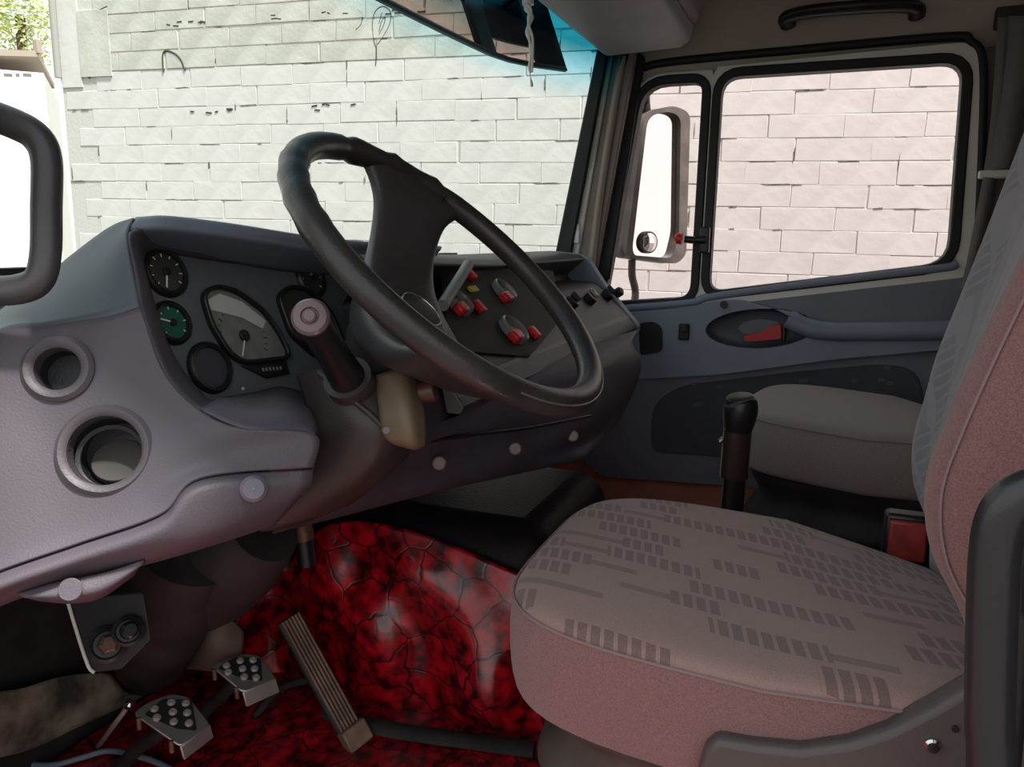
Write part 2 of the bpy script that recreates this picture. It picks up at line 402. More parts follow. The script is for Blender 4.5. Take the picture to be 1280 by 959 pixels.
# drawn marks on the wall
def mark(pix, r=.0026):
    P = [WP.at(u, y, .0035) for u, y in pix]
    tube('graffiti_line', P, r, M_ink, root, seg=5, n=5)
mark([(470, 82), (471, 62), (468, 52), (466, 30), (470, 14), (480, 8), (489, 16), (487, 32), (478, 48), (472, 56)])
mark([(474, 40), (478, 26), (482, 22), (480, 32), (474, 44)]); mark([(478, 16), (474, 30)])
mark([(445, 38), (452, 30), (453, 18), (448, 12)])
mark([(205, 90), (205, 66), (217, 66), (227, 75), (232, 88)], .006)
mark([(84, 33), (110, 20), (135, 8)], .004); mark([(112, 98), (111, 60)], .008)
for (u0, y0, w) in ((200, 30, 70), (330, 22, 100), (470, 15, 60), (230, 138, 60), (390, 135, 55)):
    for q in range(6):
        x = u0+random.uniform(0, w); y = y0+random.uniform(-4, 4)-(x-u0)*.04
        mark([(x, y), (x+random.uniform(3, 9), y+random.uniform(-1.5, 1.5))], .004)
# far building with roof edge and tree, in the strip left of the wall end
bl = thing('far_building', A(20, 150, d=13)+Vector((0, 0, -3)), 'bright white building with dark flat roof edge beyond the wall end', 'building')
P0 = A(-60, 82, d=13); P1 = A(48, 70, d=13.5)
dv = (P1-P0); dv.z = 0; dv.normalize(); nv = Vector((-dv.y, dv.x, 0)); nv = nv if nv.dot(P0) > 0 else -nv
hb = P0.z
prism('wall', [Vector((p.x, p.y, gz)) for p in (P0-dv*3, P1+dv*.05)]+[Vector((p.x, p.y, hb)) for p in (P1+dv*.05, P0-dv*3)], 3, mat('white_render', (240, 236, 228), .8, var=.04), bl, dirv=nv)
prism('roof_edge', [P0-dv*3-Vector((0, 0, .02)), P1-Vector((0, 0, .02)), P1+Vector((0, 0, .08)), P0-dv*3+Vector((0, 0, .08))], 3.2, mat('brown_roof_edge', (176, 160, 146), .7), bl, dirv=nv).location -= nv*.04
box('roof_post', P1+Vector((0, 0, .15)), (.1, .1, .22), MATS['brown_roof_edge'], bl)
for (x, w) in ((10, 9), (22, 4), (34, 9)):
    c = A(x, 94, d=12.9); box('sign_smudge', c, (w/960*13, .02, .05), mat('faded_sign_paint', (120, 120, 112), .8), bl, ax=(dv, nv, Vector((0, 0, 1))), bevel=0)
tr = thing('tree', A(25, 150, d=19), 'pale green leafy tree showing above the white building roof', 'tree')
tr.location.z = gz
base = tr.location
tube('trunk', [base, base+Vector((.1, 0, 3)), A(25, 20, d=19)], .12, mat('bark', (110, 92, 70), .9, var=.2), tr, seg=8)
V = []; Fs = []; cc = A(22, 10, d=19)
for k in range(1500):
    dr = Vector((random.gauss(0, 1), random.gauss(0, 1), random.gauss(0, 1))).normalized()*random.uniform(.1, 1)**.5
    c = cc+Vector((dr.x*.9, dr.y*.9, dr.z*1.6)); a = Vector((random.gauss(0, 1), random.gauss(0, 1), random.gauss(0, 1))).normalized()*.09; b = a.orthogonal().normalized()*.05
    i = len(V); V += [c-a, c+b, c+a, c-b]; Fs.append((i, i+1, i+2, i+3))
tag(ob('foliage', V, Fs, mat('pale_leaves', (222, 228, 160), .6, var=.2, vscale=3), tr, smooth=False, fix=False), kind='stuff')
# ---------------------------------------------------------------- cab shell
def plain(name, c, s, m, kind='structure', label=None, parent=None, bevel=0):
    o = box(name, c, s, m, parent, bevel=bevel)
    return tag(o, label, kind=kind)
plain('floor', (1.4, .15, -.03), (2.16, 2.1, .06), M_vinf, label='red patterned vinyl cab floor')
fw = plain('wall_front', (1.4, 1.235, .38), (2.16, .05, .95), M_soot, label='dark sooty firewall under the dashboard')
box('cowl', (1.4, 1.05, .79), (1.92, .42, .02), M_dark, fw)  # unseen panel, added to keep daylight from leaking in below the windscreen
plain('wall_rear', (1.4, -.86, .78), (2.16, .05, 1.7), M_pill, label='brown grey rear cab panel')
# roof
plain('ceiling', (1.4, -.05, 1.72), (2.1, 1.7, .05), M_head, label='beige cab roof lining')
# roof side cove above the passenger door
XD = 2.38
tag(patch('trim_1', [[(2.43, y, 1.36+.045*(.66-y)) for y in (.66, .3, -.1, -.5, -.84)], [(2.40, y, 1.385+.05*(.66-y)) for y in (.66, .3, -.1, -.5, -.84)], [(2.37, y, 1.56) for y in (.66, .3, -.1, -.5, -.84)], [(2.25, y, 1.70) for y in (.66, .3, -.1, -.5, -.84)]], M_head, solid=.02), 'beige roof side lining above the passenger door', kind='structure')
tag(patch('trim_2', [[(.36, y, 1.455) for y in (.66, .0, -.84)], [(.40, y, 1.5) for y in (.66, .0, -.84)], [(.45, y, 1.6) for y in (.66, .0, -.84)], [(.57, y, 1.70) for y in (.66, .0, -.84)]], M_head, solid=.03, soff=0), 'beige roof side lining above the open driver door', kind='structure')
# header bar above windscreen
tag(prism('trim_3', [(.42, .56, 1.43), (.42, .63, 1.425), (.42, .70, 1.54), (.42, .80, 1.74), (.42, .56, 1.74)], 1.96, M_dark, dirv=(1, 0, 0), bevel=.006), 'dark header trim along the windscreen top', kind='structure')
# overhead storage shelf
sh = thing('overhead_shelf', (1.3, .5, 1.42), 'grey plastic overhead storage shelf above the windscreen', 'shelf')
def prof(y0): return [(y0, z) for z in ()]
prism('lower_tray', [(.52, .625, 1.415), (.52, .60, 1.40), (.52, .40, 1.405), (.52, .375, 1.42), (.52, .365, 1.46), (.52, .63, 1.46)], 1.68, M_over, sh, dirv=(1, 0, 0), bevel=.01, seg=3)
prism('locker_front', [(.52, .66, 1.462), (.52, .36, 1.462), (.52, .30, 1.66), (.52, .66, 1.69)], 1.70, mat('pink_grey_locker', (120, 112, 112), .5, var=.05), sh, dirv=(1, 0, 0), bevel=.02, seg=3)
tag(tube('grab_rail', [A(985, 32, X=2.33), A(984, 22, X=2.30), A(1010, 15, X=2.28), A(1060, 10, X=2.27), A(1120, 7, X=2.28), A(1144, 10, X=2.30), A(1146, 20, X=2.33)], .021, M_black, seg=14, flat=.7), 'black plastic grab rail on the roof lining above the passenger window', 'grab handle')
# windscreen
def wsx(x, top): # plan curve of the glass
    q = (x-1.4)/.93
    return (.755 if top else .99)-.15*q*q-.06*q**6 if top else .985-.14*q*q-.09*q**6
xs = [.47, .6, .8, 1.0, 1.2, 1.4, 1.6, 1.8, 2.0, 2.15, 2.25, 2.31]
rows = []
for k in range(6):
    t = k/5*1.2; rows.append([(x, wsx(x, False)*(1-t)+wsx(x, True)*t, .80+.63*t) for x in xs])
tag(patch('window_1', rows, M_ws, nu=2, nv=2), 'wide tinted windscreen with a blue shade band along its top', kind='structure')
# pillar strips, passenger side
def strip(name, b0, b1, t0, t1, Xb, Xt, th, m, parent=None, mid=None):
    pts = [A(b0[0], b0[1], X=Xb), A(b1[0], b1[1], X=Xb), A(t1[0], t1[1], X=Xt), A(t0[0], t0[1], X=Xt)]
    return prism(name, pts, th, m, parent, dirv=(1, .12, 0), bevel=min(.006, th*.3))
pl = thing('trim_4', A(720, 330, X=2.33), kind='structure'); pl['label'] = 'brown grey windscreen pillar on the passenger side'
strip('windscreen_seal', (688, 345), (709, 345), (746, 60), (761, 60), 2.29, 2.27, .03, M_rub, pl)
strip('grey_edge', (706, 345), (719, 345), (758, 60), (768, 60), 2.31, 2.29, .03, M_frame, pl)
strip('pillar_cover', (716, 350), (744, 350), (764, 55), (796, 60), 2.32, 2.30, .05, M_pill, pl)
tube('pillar_ridge', [A(737, 350, X=2.315), A(752, 230, X=2.305), A(778, 70, X=2.295)], .012, mat('pale_ridge', (150, 136, 126), .45), pl, seg=10)
strip('door_seal', (740, 350), (762, 350), (788, 60), (806, 70), 2.35, 2.35, .04, M_rub, pl)
box('chrome_bracket', A(721, 292, X=2.30), (.012, .02, .06), M_frame, pl)
# driver side pillars of the open doorway
tag(prism('trim_5', [(.40, .84, .0), (.46, .92, .0), (.46, .92, .80), (.45, .72, 1.45), (.38, .64, 1.45), (.40, .78, .78)], .05, M_pill, dirv=(-1, 0, 0), bevel=.008), 'brown grey windscreen pillar on the driver side', kind='structure')
tag(prism('trim_6', [(.40, -.45, .0), (.40, -.86, .0), (.40, -.86, 1.5), (.40, -.50, 1.5)], .05, M_pill, dirv=(-1, 0, 0), bevel=.008), 'brown grey door pillar behind the driver seat', kind='structure')
# ---------------------------------------------------------------- passenger door
dr = thing('door_1', (2.4, .15, .1), kind='structure'); dr['label'] = 'blue grey plastic passenger door with painted window frame'
def dp(l, X=XD): return [A(u, y, X=X) for u, y in l]
w2 = round_poly(dp([(757, 377), (806, 108), (879, 104), (863, 371)]), [.03, .07, .03, .04])
w1 = round_poly(dp([(887, 364), (904, 98), (1203, 79), (1184, 328)]), [.04, .05, .05, .06])
def resample(poly, n, start=0):
    P = [Vector(p) for p in poly]; L = [0]
    for i in range(len(P)): L.append(L[-1]+(P[(i+1) % len(P)]-P[i]).length)
    out = []
    for k in range(n):
        s = L[-1]*k/n; i = max(j for j in range(len(P)) if L[j] <= s+1e-9)
        f = (s-L[i])/max(1e-9, L[i+1]-L[i]); out.append(P[i].lerp(P[(i+1) % len(P)], f))
    return out
def angular(outer, inner_pts, c):
    """for every inner point find the outer polygon point in the same direction from c"""
    res = []; P = [Vector(p) for p in outer]
    for q in inner_pts:
        d = q-c; best = None
        for i in range(len(P)):
            a, b = P[i], P[(i+1) % len(P)]
            # 2D in (y,z)
            e = b-a; den = d.y*e.z-d.z*e.y
            if abs(den) < 1e-9: continue
            t = ((a.y-c.y)*e.z-(a.z-c.z)*e.y)/den; s = ((a.y-c.y)*d.z-(a.z-c.z)*d.y)/den
            if t > 0 and -1e-6 <= s <= 1+1e-6 and (best is None or t > best): best = t
        res.append(c+d*best if best else q.copy())
    return res
# painted frame: one ring round each window, meeting at the divider
mid_t, mid_b = (893, 90), (876, 378)
q2o = round_poly(dp([(738, 392), (796, 92), (893, 86), (877, 384)], XD-.012), [.02, .09, .005, .005])
q1o = round_poly(dp([(876, 384), (892, 84), (1232, 50), (1222, 345)], XD-.012), [.005, .005, .06, .03])
s2 = [p-Vector((.012, 0, 0)) for p in grow(w2, .022)]; s1 = [p-Vector((.012, 0, 0)) for p in grow(w1, .022)]
if abs(sum((a-w2[0]).length for a in s2)) < 0: pass
c2 = sum(s2, Vector())/len(s2); c1 = sum(s1, Vector())/len(s1)
ring_strip('window_frame', angular(q2o, s2, c2), s2, .045, M_frame, dr, bevel=.004)
ring_strip('window_frame', angular(q1o, s1, c1), s1, .045, M_frame, dr, bevel=.004)
for (w, s) in ((w2, s2), (w1, s1)):
    ring_strip('window_seal', [p-Vector((.018, 0, 0)) for p in grow(w, .026)], [p-Vector((.018, 0, 0)) for p in w], .05, M_rub, dr, bevel=.004)
    ob('window_pane', [p+Vector((.02, 0, 0)) for p in grow(w, .005)], [tuple(range(len(w)))], M_side, dr, smooth=False, solid=.004)
# long black weather seal round the whole opening
tube('door_seal', dp([(762, 300), (796, 96), (806, 84), (850, 76), (1000, 62), (1185, 46), (1212, 52), (1228, 80), (1226, 200), (1220, 330)], XD-.005), .012, M_rub, dr, seg=8, n=5)
# body pressing behind panel
outl = dp([(690, 392), (770, 383), (865, 376), (892, 368), (1178, 332), (1200, 323), (1206, 332), (1196, 630), (744, 597), (715, 560)], XD-.01)
prism('door_panel', round_poly(outl, [.01, .01, .05, .05, .06, .03, .02, .05, .05, .05]), .06, M_doord, dr, dirv=(1, 0, 0), bevel=.006)
# window sill roll
tube('sill_roll', dp([(700, 392), (765, 386), (862, 378), (893, 370), (1040, 351), (1175, 335), (1196, 330)], XD-.012), .012, M_door, dr, seg=10)
up = round_poly(dp([(752, 392), (862, 385), (888, 376), (925, 374), (968, 384), (1000, 400), (1030, 404), (1195, 402), (1192, 434), (1050, 446), (900, 466), (752, 474)], XD-.012), .02, 4)
ec = A(948, 411, X=XD-.05)
ell = [ec+Vector((0, -.150*math.cos(q)*1.0, .058*math.sin(q)+.01*math.cos(q))) for q in [2*math.pi*k/56 for k in range(56)]]
up2 = [p+Vector((-.038, 0, 0)) for p in up]
ring_strip('armrest_band', angular(up2, ell, ec), ell, .045, M_door, dr, bevel=.008, seg=3)
bowl = [[ec+(e-ec)*f+Vector((x, 0, 0)) for e in ell] for f, x in ((1.02, .0), (.97, .022), (.82, .036), (.4, .04), (.02, .04))]
patch('handle_dish', bowl, mat('dish_plastic', (72, 76, 86), .5, bump=.2), dr, nu=1, nv=3, closed_u=True)
lev = thing
lv = prism('release_lever', round_poly(dp([(929, 420), (955, 415), (962, 408), (976, 405), (977, 424), (945, 427), (931, 427)], XD-.052), .006, 3), .014, M_red, dr, dirv=(1, 0, 0), bevel=.003)
tag(lv, 'red plastic release lever')
box('lever_pivot', A(980, 416, X=XD-.045), (.02, .012, .05), M_black, dr)
tube('pull_bar', dp([(985, 398), (1008, 409), (1040, 414), (1100, 414), (1160, 413), (1200, 412)], XD-.055), .03, M_door, dr, seg=16, flat=.9)
sw = box('window_switch', A(855, 415, X=XD-.052), (.012, .032, .05), M_black, dr)
box('rocker', A(855, 411, X=XD-.060), (.008, .02, .022), M_dark, sw)
prism('door_pocket', round_poly(dp([(798, 404), (818, 402), (828, 410), (828, 440), (800, 445)], XD-.053), .015, 3), .01, M_black, dr, dirv=(1, 0, 0))
for p in ((905, 381), (1004, 398)): disc('screw', A(p[0], p[1], X=XD-.052), (-1, 0, 0), .011, .006, M_dark, dr, seg=14)
prism('cloth_insert', round_poly(dp([(812, 566), (815, 505), (850, 482), (1000, 464), (1105, 455), (1146, 462), (1157, 500), (1158, 590)], XD-.016), [.04, .08, .05, .1, .1, .08, .06, .03], 5), .02, M_fabi, dr, dirv=(1, 0, 0), bevel=.005)
for k in range(14):
    u, y = 850+random.random()*280, 0; y = 500-(u-850)*.09+random.uniform(-18, 14)
    box('woven_fleck', A(u, y, X=XD-.0175), (.002, .016, .01), mat('fleck_thread', (104, 108, 112), .9), dr, bevel=0)
# quarter-light latch with red knob
tube('latch_arm', dp([(856, 299), (866, 300), (882, 300)], XD-.05), .011, M_black, dr, seg=10)
tag(disc('latch_knob', A(853, 299, X=XD-.065), (0, .8, .1), .017, .022, M_red, dr, bev=.4), 'red latch knob')
box('latch_plate', A(881, 300, X=XD-.035), (.03, .028, .075), M_black, dr)
# beige sill below the door
tag(prism('trim_7', dp([(690, 490), (750, 560), (900, 600), (990, 612), (990, 760), (640, 760), (640, 540)], XD+.052), .03, M_sill, dirv=(1, 0, 0)), 'beige painted sill below the passenger door', kind='structure')
# rear pillar on passenger side, and the belt hanging there
tag(prism('trim_8', [(2.42, -.33, 0), (2.42, -.86, 0), (2.42, -.86, 1.5), (2.42, -.33, 1.5)], .04, M_pill, dirv=(1, 0, 0)), 'brown grey pillar panel behind the passenger door', kind='structure')
bt = thing('seat_belt', A(1240, 330, X=2.3), 'grey seat belt webbing hanging from the pillar beside the passenger seat', 'seat belt')
def ribbon(name, pts, w, m, parent, dirv=(0, 1, .1), th=.004):
    P = cat_rom(pts, 6); d = Vector(dirv).normalized()*w/2
    V = []; Fs = []
    for p in P: V += [p-d, p+d]
    for i in range(len(P)-1): Fs.append((2*i, 2*i+1, 2*i+3, 2*i+2))
    return ob(name, V, Fs, m, parent, solid=th)
ribbon('webbing', dp([(1256, 22), (1252, 90), (1246, 160), (1238, 215), (1232, 250), (1222, 300)], 2.33), .03, M_belt, bt)
ribbon('webbing', dp([(1276, 20), (1272, 80), (1262, 150), (1252, 205), (1240, 222)], 2.30), .05, M_belt, bt)
box('belt_guide', A(1243, 218, X=2.29), (.02, .07, .02), M_frame, bt)
box('belt_anchor', A(1264, 22, X=2.35), (.03, .07, .05), M_dark, bt)
ribbon('lower_webbing', dp([(1236, 222), (1226, 270), (1216, 320), (1205, 370)], 2.28), .022, M_belt, bt)
# ---------------------------------------------------------------- exterior mirror on the passenger side
XM = 2.66
mr = thing('side_mirror', A(800, 380, X=XM), 'tall grey exterior side mirror with small round spot mirror outside the passenger door', 'mirror')
mn = Vector((-.62, -.78, .0)).normalized(); mp = Plane(A(825, 225, X=XM), mn)
outm = round_poly([mp.at(u, y) for u, y in ((801, 140), (838, 133), (858, 142), (853, 318), (842, 330), (781, 322), (778, 312))], [.05, .03, .03, .02, .03, .02, .02], 5)
inm = round_poly([mp.at(u, y) for u, y in ((805, 146), (832, 140), (846, 147), (844, 290), (836, 323), (788, 319), (786, 310))], [.04, .03, .03, .02, .03, .02, .02], 5)
ring_strip('rim', [p+mn*.02 for p in outm], [p+mn*.02 for p in inm], -.05, M_mir_h, mr, dirv=mn)
hous = [[p+mn*.0 for p in outm]]
cm = sum(outm, Vector())/len(outm)
for f, dd in ((1.0, -.02), (1.0, -.06), (.9, -.10), (.6, -.13), (.05, -.135)): hous.append([cm+(p-cm)*f+mn*dd for p in outm])
patch('housing', hous, M_mir_h, mr, nu=1, nv=3, closed_u=True)
ob('mirror_pane', [p-mn*.002 for p in grow(inm, .004)], [tuple(range(len(inm)))], M_mirror, mr, smooth=False)
sm = disc('spot_mirror', mp.at(809, 303, 0), mn, .037, .012, M_mir_h, mr)
lathe('spot_pane', [(0, .019), (.012, .0185), (.024, .016), (.031, .013)], mp.at(809, 303, 0), mn, M_mirror, sm, seg=28)
tube('mirror_arm', [mp.at(797, 325, -.03), mp.at(797, 345, -.03), A(794, 372, X=XM-.02), A(780, 420, X=XM-.2)], .013, M_mir_h, mr)
tube('top_bracket', [mp.at(812, 138, -.02), mp.at(808, 122, -.01), A(806, 112, X=XM-.15), A(800, 110, X=2.42)], .017, M_rub, mr)
# ---------------------------------------------------------------- exterior sun visor
vz = thing('sun_visor', (1.4, .95, 1.5), 'dark exterior sun visor with smoked panes above the windscreen', 'sun visor')
def vy(x): return .905-.02*((x-1.4)/.6)**2-.13*max(0, (abs(x-1.4)-.62)/.3)**2
def vrow(x0, x1, z0, z1, n=8):
    X = [x0+(x1-x0)*k/n for k in range(n+1)]
    return [[(x, vy(x)+(z-1.39)*.35, z) for x in X] for z in (z0, z1)]
panes = [(.58, .75), (.87, 1.36), (1.44, 1.95), (2.05, 2.21)]
for a, b in panes:
    patch('smoked_pane', vrow(a, b, 1.398, 1.445 if (b > 2.1 or b < .8) else 1.515), M_smoke, vz, nu=1, lin_v=True, solid=.004)
edges = [.49]+[q for p in panes for q in p]+[2.29]
for i in range(0, len(edges), 2): patch('upright', vrow(edges[i], edges[i+1], 1.395, 1.62, 4), M_dark, vz, nu=1, lin_v=True, solid=.012)
for a, b in panes: patch('top_rail', vrow(a, b, 1.445 if (b > 2.1 or b < .8) else 1.515, 1.66), M_dark, vz, nu=1, lin_v=True, solid=.012)
patch('lower_edge', vrow(.49, 2.29, 1.388, 1.398, 20), M_dark, vz, nu=1, lin_v=True, solid=.012)
for x in (.6, 1.38, 2.15): tube('visor_stay', [(x, vy(x)+.05, 1.55), (x, .80, 1.60)], .01, M_dark, vz, seg=8, n=2)
# ---------------------------------------------------------------- hanging cord
hc = thing('hanging_cord', A(658, -12, Z=1.40), 'frayed white cord hanging from the roof in front of the windscreen', 'cord')
t0 = A(658, -14, Z=1.402); dd = t0.dot(ray(658, -14))
dh = (t0-CAM).length/ray(658, -14).length
tube('cord', [A(u, y, d=dh) for u, y in ((658, -14), (659, 8), (663, 20), (660, 40), (664, 62), (662, 85), (665, 108))], .005, M_white, hc, seg=8, rf=lambda t: .008*(1-t*.8)+.0015*math.sin(t*40))
tube('strand', [A(u, y, d=dh*.99) for u, y in ((659, 5), (664, 14), (661, 30), (666, 50), (665, 90))], .0025, M_white, hc, seg=6)
disc('knot', A(660, 6, d=dh), (0, 0, 1), .012, .02, M_white, hc, bev=.4)
# ---------------------------------------------------------------- dashboard
db = thing('dashboard', (1.3, .75, .5), 'wraparound grey and lilac truck dashboard with gauges and round air vents', 'dashboard')
def rows_of(R): return [[A(u, y, d=d) for u, y, d in r] for r in R]
rA = [(-90, 450, .86), (0, 392, .87), (60, 346, .88), (112, 305, .89), (143, 284, .90), (168, 275, .91)]
rB = [(-90, 462, .80), (0, 402, .81), (58, 378, .82), (105, 352, .83), (140, 325, .84), (160, 300, .86)]
rC = [(-90, 474, .755), (0, 416, .765), (55, 409, .775), (105, 402, .785), (142, 396, .79), (176, 385, .80)]
rD = [(-90, 545, .745), (0, 492, .755), (62, 486, .765), (118, 479, .775), (163, 472, .785), (206, 466, .795)]
rE = [(-90, 612, .74), (0, 572, .745), (75, 560, .76), (145, 545, .77), (197, 528, .78), (250, 513, .79)]
rF = [(-90, 680, .735), (0, 646, .74), (85, 615, .755), (165, 588, .765), (222, 562, .775), (300, 535, .79)]
rG = [(-90, 735, .73), (0, 696, .735), (92, 662, .75), (178, 630, .76), (238, 585, .775), (393, 543, .82)]
rH = [(-90, 753, .725), (0, 714, .73), (98, 680, .745), (202, 643, .755), (252, 598, .77), (391, 584, .82)]
# surface of the end panel with two round holes for the vents
def patch_holes(name, rows, m, parent, holes, nu=14, nv=12, solid=.006):
    o = patch(name, rows, m, parent, nu=nu, nv=nv)
    bm = bmesh.new(); bm.from_mesh(o.data); off = woff(parent)
    kill = [f for f in bm.faces if any((f.calc_center_median()+off-c).length < r for c, r in holes)]
    bmesh.ops.delete(bm, geom=kill, context='FACES'); bm.to_mesh(o.data); bm.free()
    d = o.modifiers.new('solid', 'SOLIDIFY'); d.thickness = solid; d.offset = 0
    return o
wp = rows_of([rC, rD, rE, rF, rG, rH])
v1 = A(72, 461, d=.765); v2 = A(131, 563, d=.7625)
patch_holes('end_panel', wp, M_wing, db, [(v1, .026), (v2, .037)])
patch('end_shoulder', rows_of([rA, rB, rC]), mat('skylit_shoulder', (80, 87, 93), .5, bump=.25, bscale=420, var=.05), db, nu=8, nv=8, solid=.006, soff=0)  # same plastic as the end panel, with bluish sky light put into its colour
nW = (wp[1][3]-wp[1][1]).cross(wp[3][2]-wp[0][2]).normalized(); nW = nW if nW.dot(CAM-v1) > 0 else -nW
def vent(c, ro, ri, depth, inner):
    b = lathe('vent_bezel', [(ri, -.02), (ri, .001), (ri+.003, .004), (ro-.004, .005), (ro, .001), (ro, -.006)], c, nW, mat('vent_bezel_plastic', (80, 74, 78), .5, bump=.2), db, seg=40)
    lathe('vent_bore', [(ri+.001, .0), (ri-.001, -depth), (0, -depth)], c, nW, M_dark, b, seg=32)
    if inner:
        lathe('inner_ring', [(ri-.001, -.02), (ri-.005, -.022), (ri-.005, -.026), (ri-.001, -.028)], c-Vector((0, 0, .006)), nW, M_dark, b, seg=32)
        disc('inner_flap', c-nW*(depth-.012)-Vector((0, 0, .008)), (nW+Vector((0, 0, .7))).normalized(), ri*.75, .004, mat('flap_plastic', (86, 82, 78), .5), b)
    return b
vent(v1, .0335, .0215, .035, False); vent(v2, .0455, .0345, .06, True)
# lower lip below the groove
def dn(r, dy, dd, f=1.0): return [(u, y+dy, d+dd) for u, y, d in r]
hA = dn(rH, 3, .004); hB = [(u, y+(18 if i < 5 else 20), d-.008) for i, (u, y, d) in enumerate(rH)]
hC = [(-90, 800, .73), (0, 742, .735), (100, 708, .75), (205, 682, .76), (268, 658, .775), (372, 622, .83)]
hD = [(-90, 812, .76), (0, 755, .765), (104, 722, .78), (206, 696, .79), (272, 676, .81), (345, 652, .86)]
hE = [(-90, 800, .82), (0, 750, .82), (104, 722, .84), (206, 696, .85), (272, 676, .87), (345, 652, .92)]
hB[5] = (388, 604, .82); hA[5] = (391, 587, .822)
patch('lower_lip', rows_of([hA, hB, hC, hD, hE]), M_wing, db, nu=8, nv=6, solid=.005, soff=0)
# end closing of the wing towards the column
patch('wing_end', rows_of([[(300, 536, .79), (393, 543, .82), (391, 584, .82), (372, 622, .83), (345, 652, .86)], [(330, 545, .93), (394, 545, .95), (393, 584, .96), (376, 620, .97), (348, 650, .98)]]), M_wing, db, nu=5, lin_v=True)
# tab under the lip
patch('under_tab', rows_of([[(20, 742, .745), (70, 728, .75), (130, 716, .758), (180, 700, .765)], [(34, 748, .745), (80, 746, .745), (128, 738, .755), (172, 712, .765)], [(50, 752, .77), (90, 755, .77), (127, 748, .78), (168, 720, .79)]]), M_wing, db, solid=.008)
disc('tab_stud', A(88, 737, d=.744), nW, .011, .0015, M_wing, db, bev=.5)
lk = disc('round_lock', A(317, 611, d=.786), (CAM-A(317, 611, d=.79)), .0135, .008, mat('lilac_button', (108, 100, 114), .4), db, bev=.4)
disc('lock_slot', A(317, 611, d=.7785), (CAM-A(317, 611, d=.79)), .002, .001, M_dash, lk, seg=12)
# instrument hood
us = (168, 200, 250, 300, 350, 400, 450, 500, 545); sy = (275, 273, 278, 285, 293, 300, 304, 307, 309)
h0 = []; h1 = []; h2 = []; h3 = []; h4 = []
for i, (u, y) in enumerate(zip(us, sy)):
    Yq = (.76, .74, .725, .71, .70, .70, .71, .73, .75)[i]
    e = A(u, y, Y=Yq); h1.append(e)
    h0.append(Vector((e.x+.05, .96-.10*abs(e.x-1.3), e.z-.035)))
    h2.append(A(u+(-4 if i == 0 else 0), y+9, Y=Yq-.02)); h3.append(A(u+(-4 if i == 0 else 0), y+20, Y=Yq-.005)); h4.append(A(u+(4 if i == 0 else 0), y+44, Y=Yq+.05))
patch('instrument_hood', [h0, h1, h2, h3, h4], M_dash, db, nu=5, nv=5, solid=.004, soff=0)
# cluster face
PC = Plane(A(300, 410, Y=.735), (-.05, -.93, .30))
cf = [(150, 300), (300, 318), (450, 330), (480, 420), (460, 470), (380, 500), (300, 520), (240, 520), (190, 470), (165, 380)]
prism('cluster_panel', [PC.at(u, y) for u, y in cf], -.012, mat('cluster_plastic', (94, 99, 101), .5, bump=.15, bscale=400), db, dirv=PC.n)
# rim between end panel and cluster
ridge = [(300, 296, .99), (240, 287, .94), (195, 284, .90), (170, 288, .875), rB[5], (168, 340, .83), rC[5], (190, 428, .797), rD[5], (226, 494, .79), rE[5], rF[5]]
inner = [(300, 330), (245, 322), (212, 316), (192, 314), (182, 324), (186, 350), (197, 385), (210, 425), (226, 456), (246, 482), (272, 502), (330, 492)]
mid_ = []
for (u, y, d), (a, b) in zip(ridge, inner):
    p = A(u, y, d=d); q = PC.at(a, b); mid_.append((p*.6+q*.4)+Vector((0, -.004, .004)))
patch('cluster_rim', [[A(u, y, d=d) for u, y, d in ridge], mid_, [PC.at(a, b, -.004) for a, b in inner]], M_wing, db, nu=5, nv=4, solid=.004, soff=0)
# ledge on top of the wing, from cluster foot to the tip
patch('wing_ledge', [[A(250, 513, d=.79), A(300, 535, d=.79), A(345, 541, d=.805), A(394, 543, d=.82)], [A(272, 500, d=.84), A(315, 506, d=.85), A(355, 510, d=.86), A(394, 530, d=.88)], [PC.at(272, 500, -.003), PC.at(325, 490, -.003), PC.at(352, 484, -.003), PC.at(380, 490, -.003)]], M_wing, db, nu=6, nv=5, solid=.004, soff=0)
# gauges
def gauge(u, y, r, face, needle=None, ticks=0, col=None):
    c = PC.at(u, y)
    b = lathe('gauge', [(r-.003, .001), (r-.002, .006), (r+.002, .007), (r+.005, .004), (r+.006, 0)], c, PC.n, M_black, db, seg=36)
    lathe('dial', [(0, .002), (r-.002, .002)], c, PC.n, face, b, seg=36)
    for k in range(ticks):
        q = math.radians(220-k*260/(ticks-1)); dv = PC.x*math.cos(q)+PC.y*math.sin(q); tv = PC.n.cross(dv)
        box('tick', c+dv*(r*.8)+PC.n*.0026, (r*.16, .0012, .0008), M_white, b, bevel=0, ax=(dv, tv, PC.n))
    if needle is not None:
        q = math.radians(needle); dv = PC.x*math.cos(q)+PC.y*math.sin(q); tv = PC.n.cross(dv)
        box('needle', c+dv*r*.3+PC.n*.004, (r*.95, .002, .001), col or M_white, b, bevel=0, ax=(dv, tv, PC.n))
        disc('needle_hub', c+PC.n*.003, PC.n, r*.2, .003, M_black, b, seg=16)
    return b
gauge(206, 341, .027, M_lens, 250, 9); gauge(214, 404, .023, M_green, 160, 7); gauge(262, 460, .029, mat('blank_cover', (66, 66, 74), .4)); gauge(388, 349, .026, M_lens, 80, 7)
def lens(name, pts, face, r=.012):
    P = round_poly([PC.at(u, y) for u, y in pts], r, 5)
    G = grow(P, .006); c = sum(P, Vector())/len(P)
    if sum((g-c).length for g in G) < sum((p-c).length for p in P): G = grow(P, -.006)
    b = ring_strip(name, G, P, .010, M_black, db, dirv=PC.n, bevel=.002)
    ob('dial', [p+PC.n*.003 for p in P], [tuple(range(len(P)))], face, b, smooth=False)
    return b, c
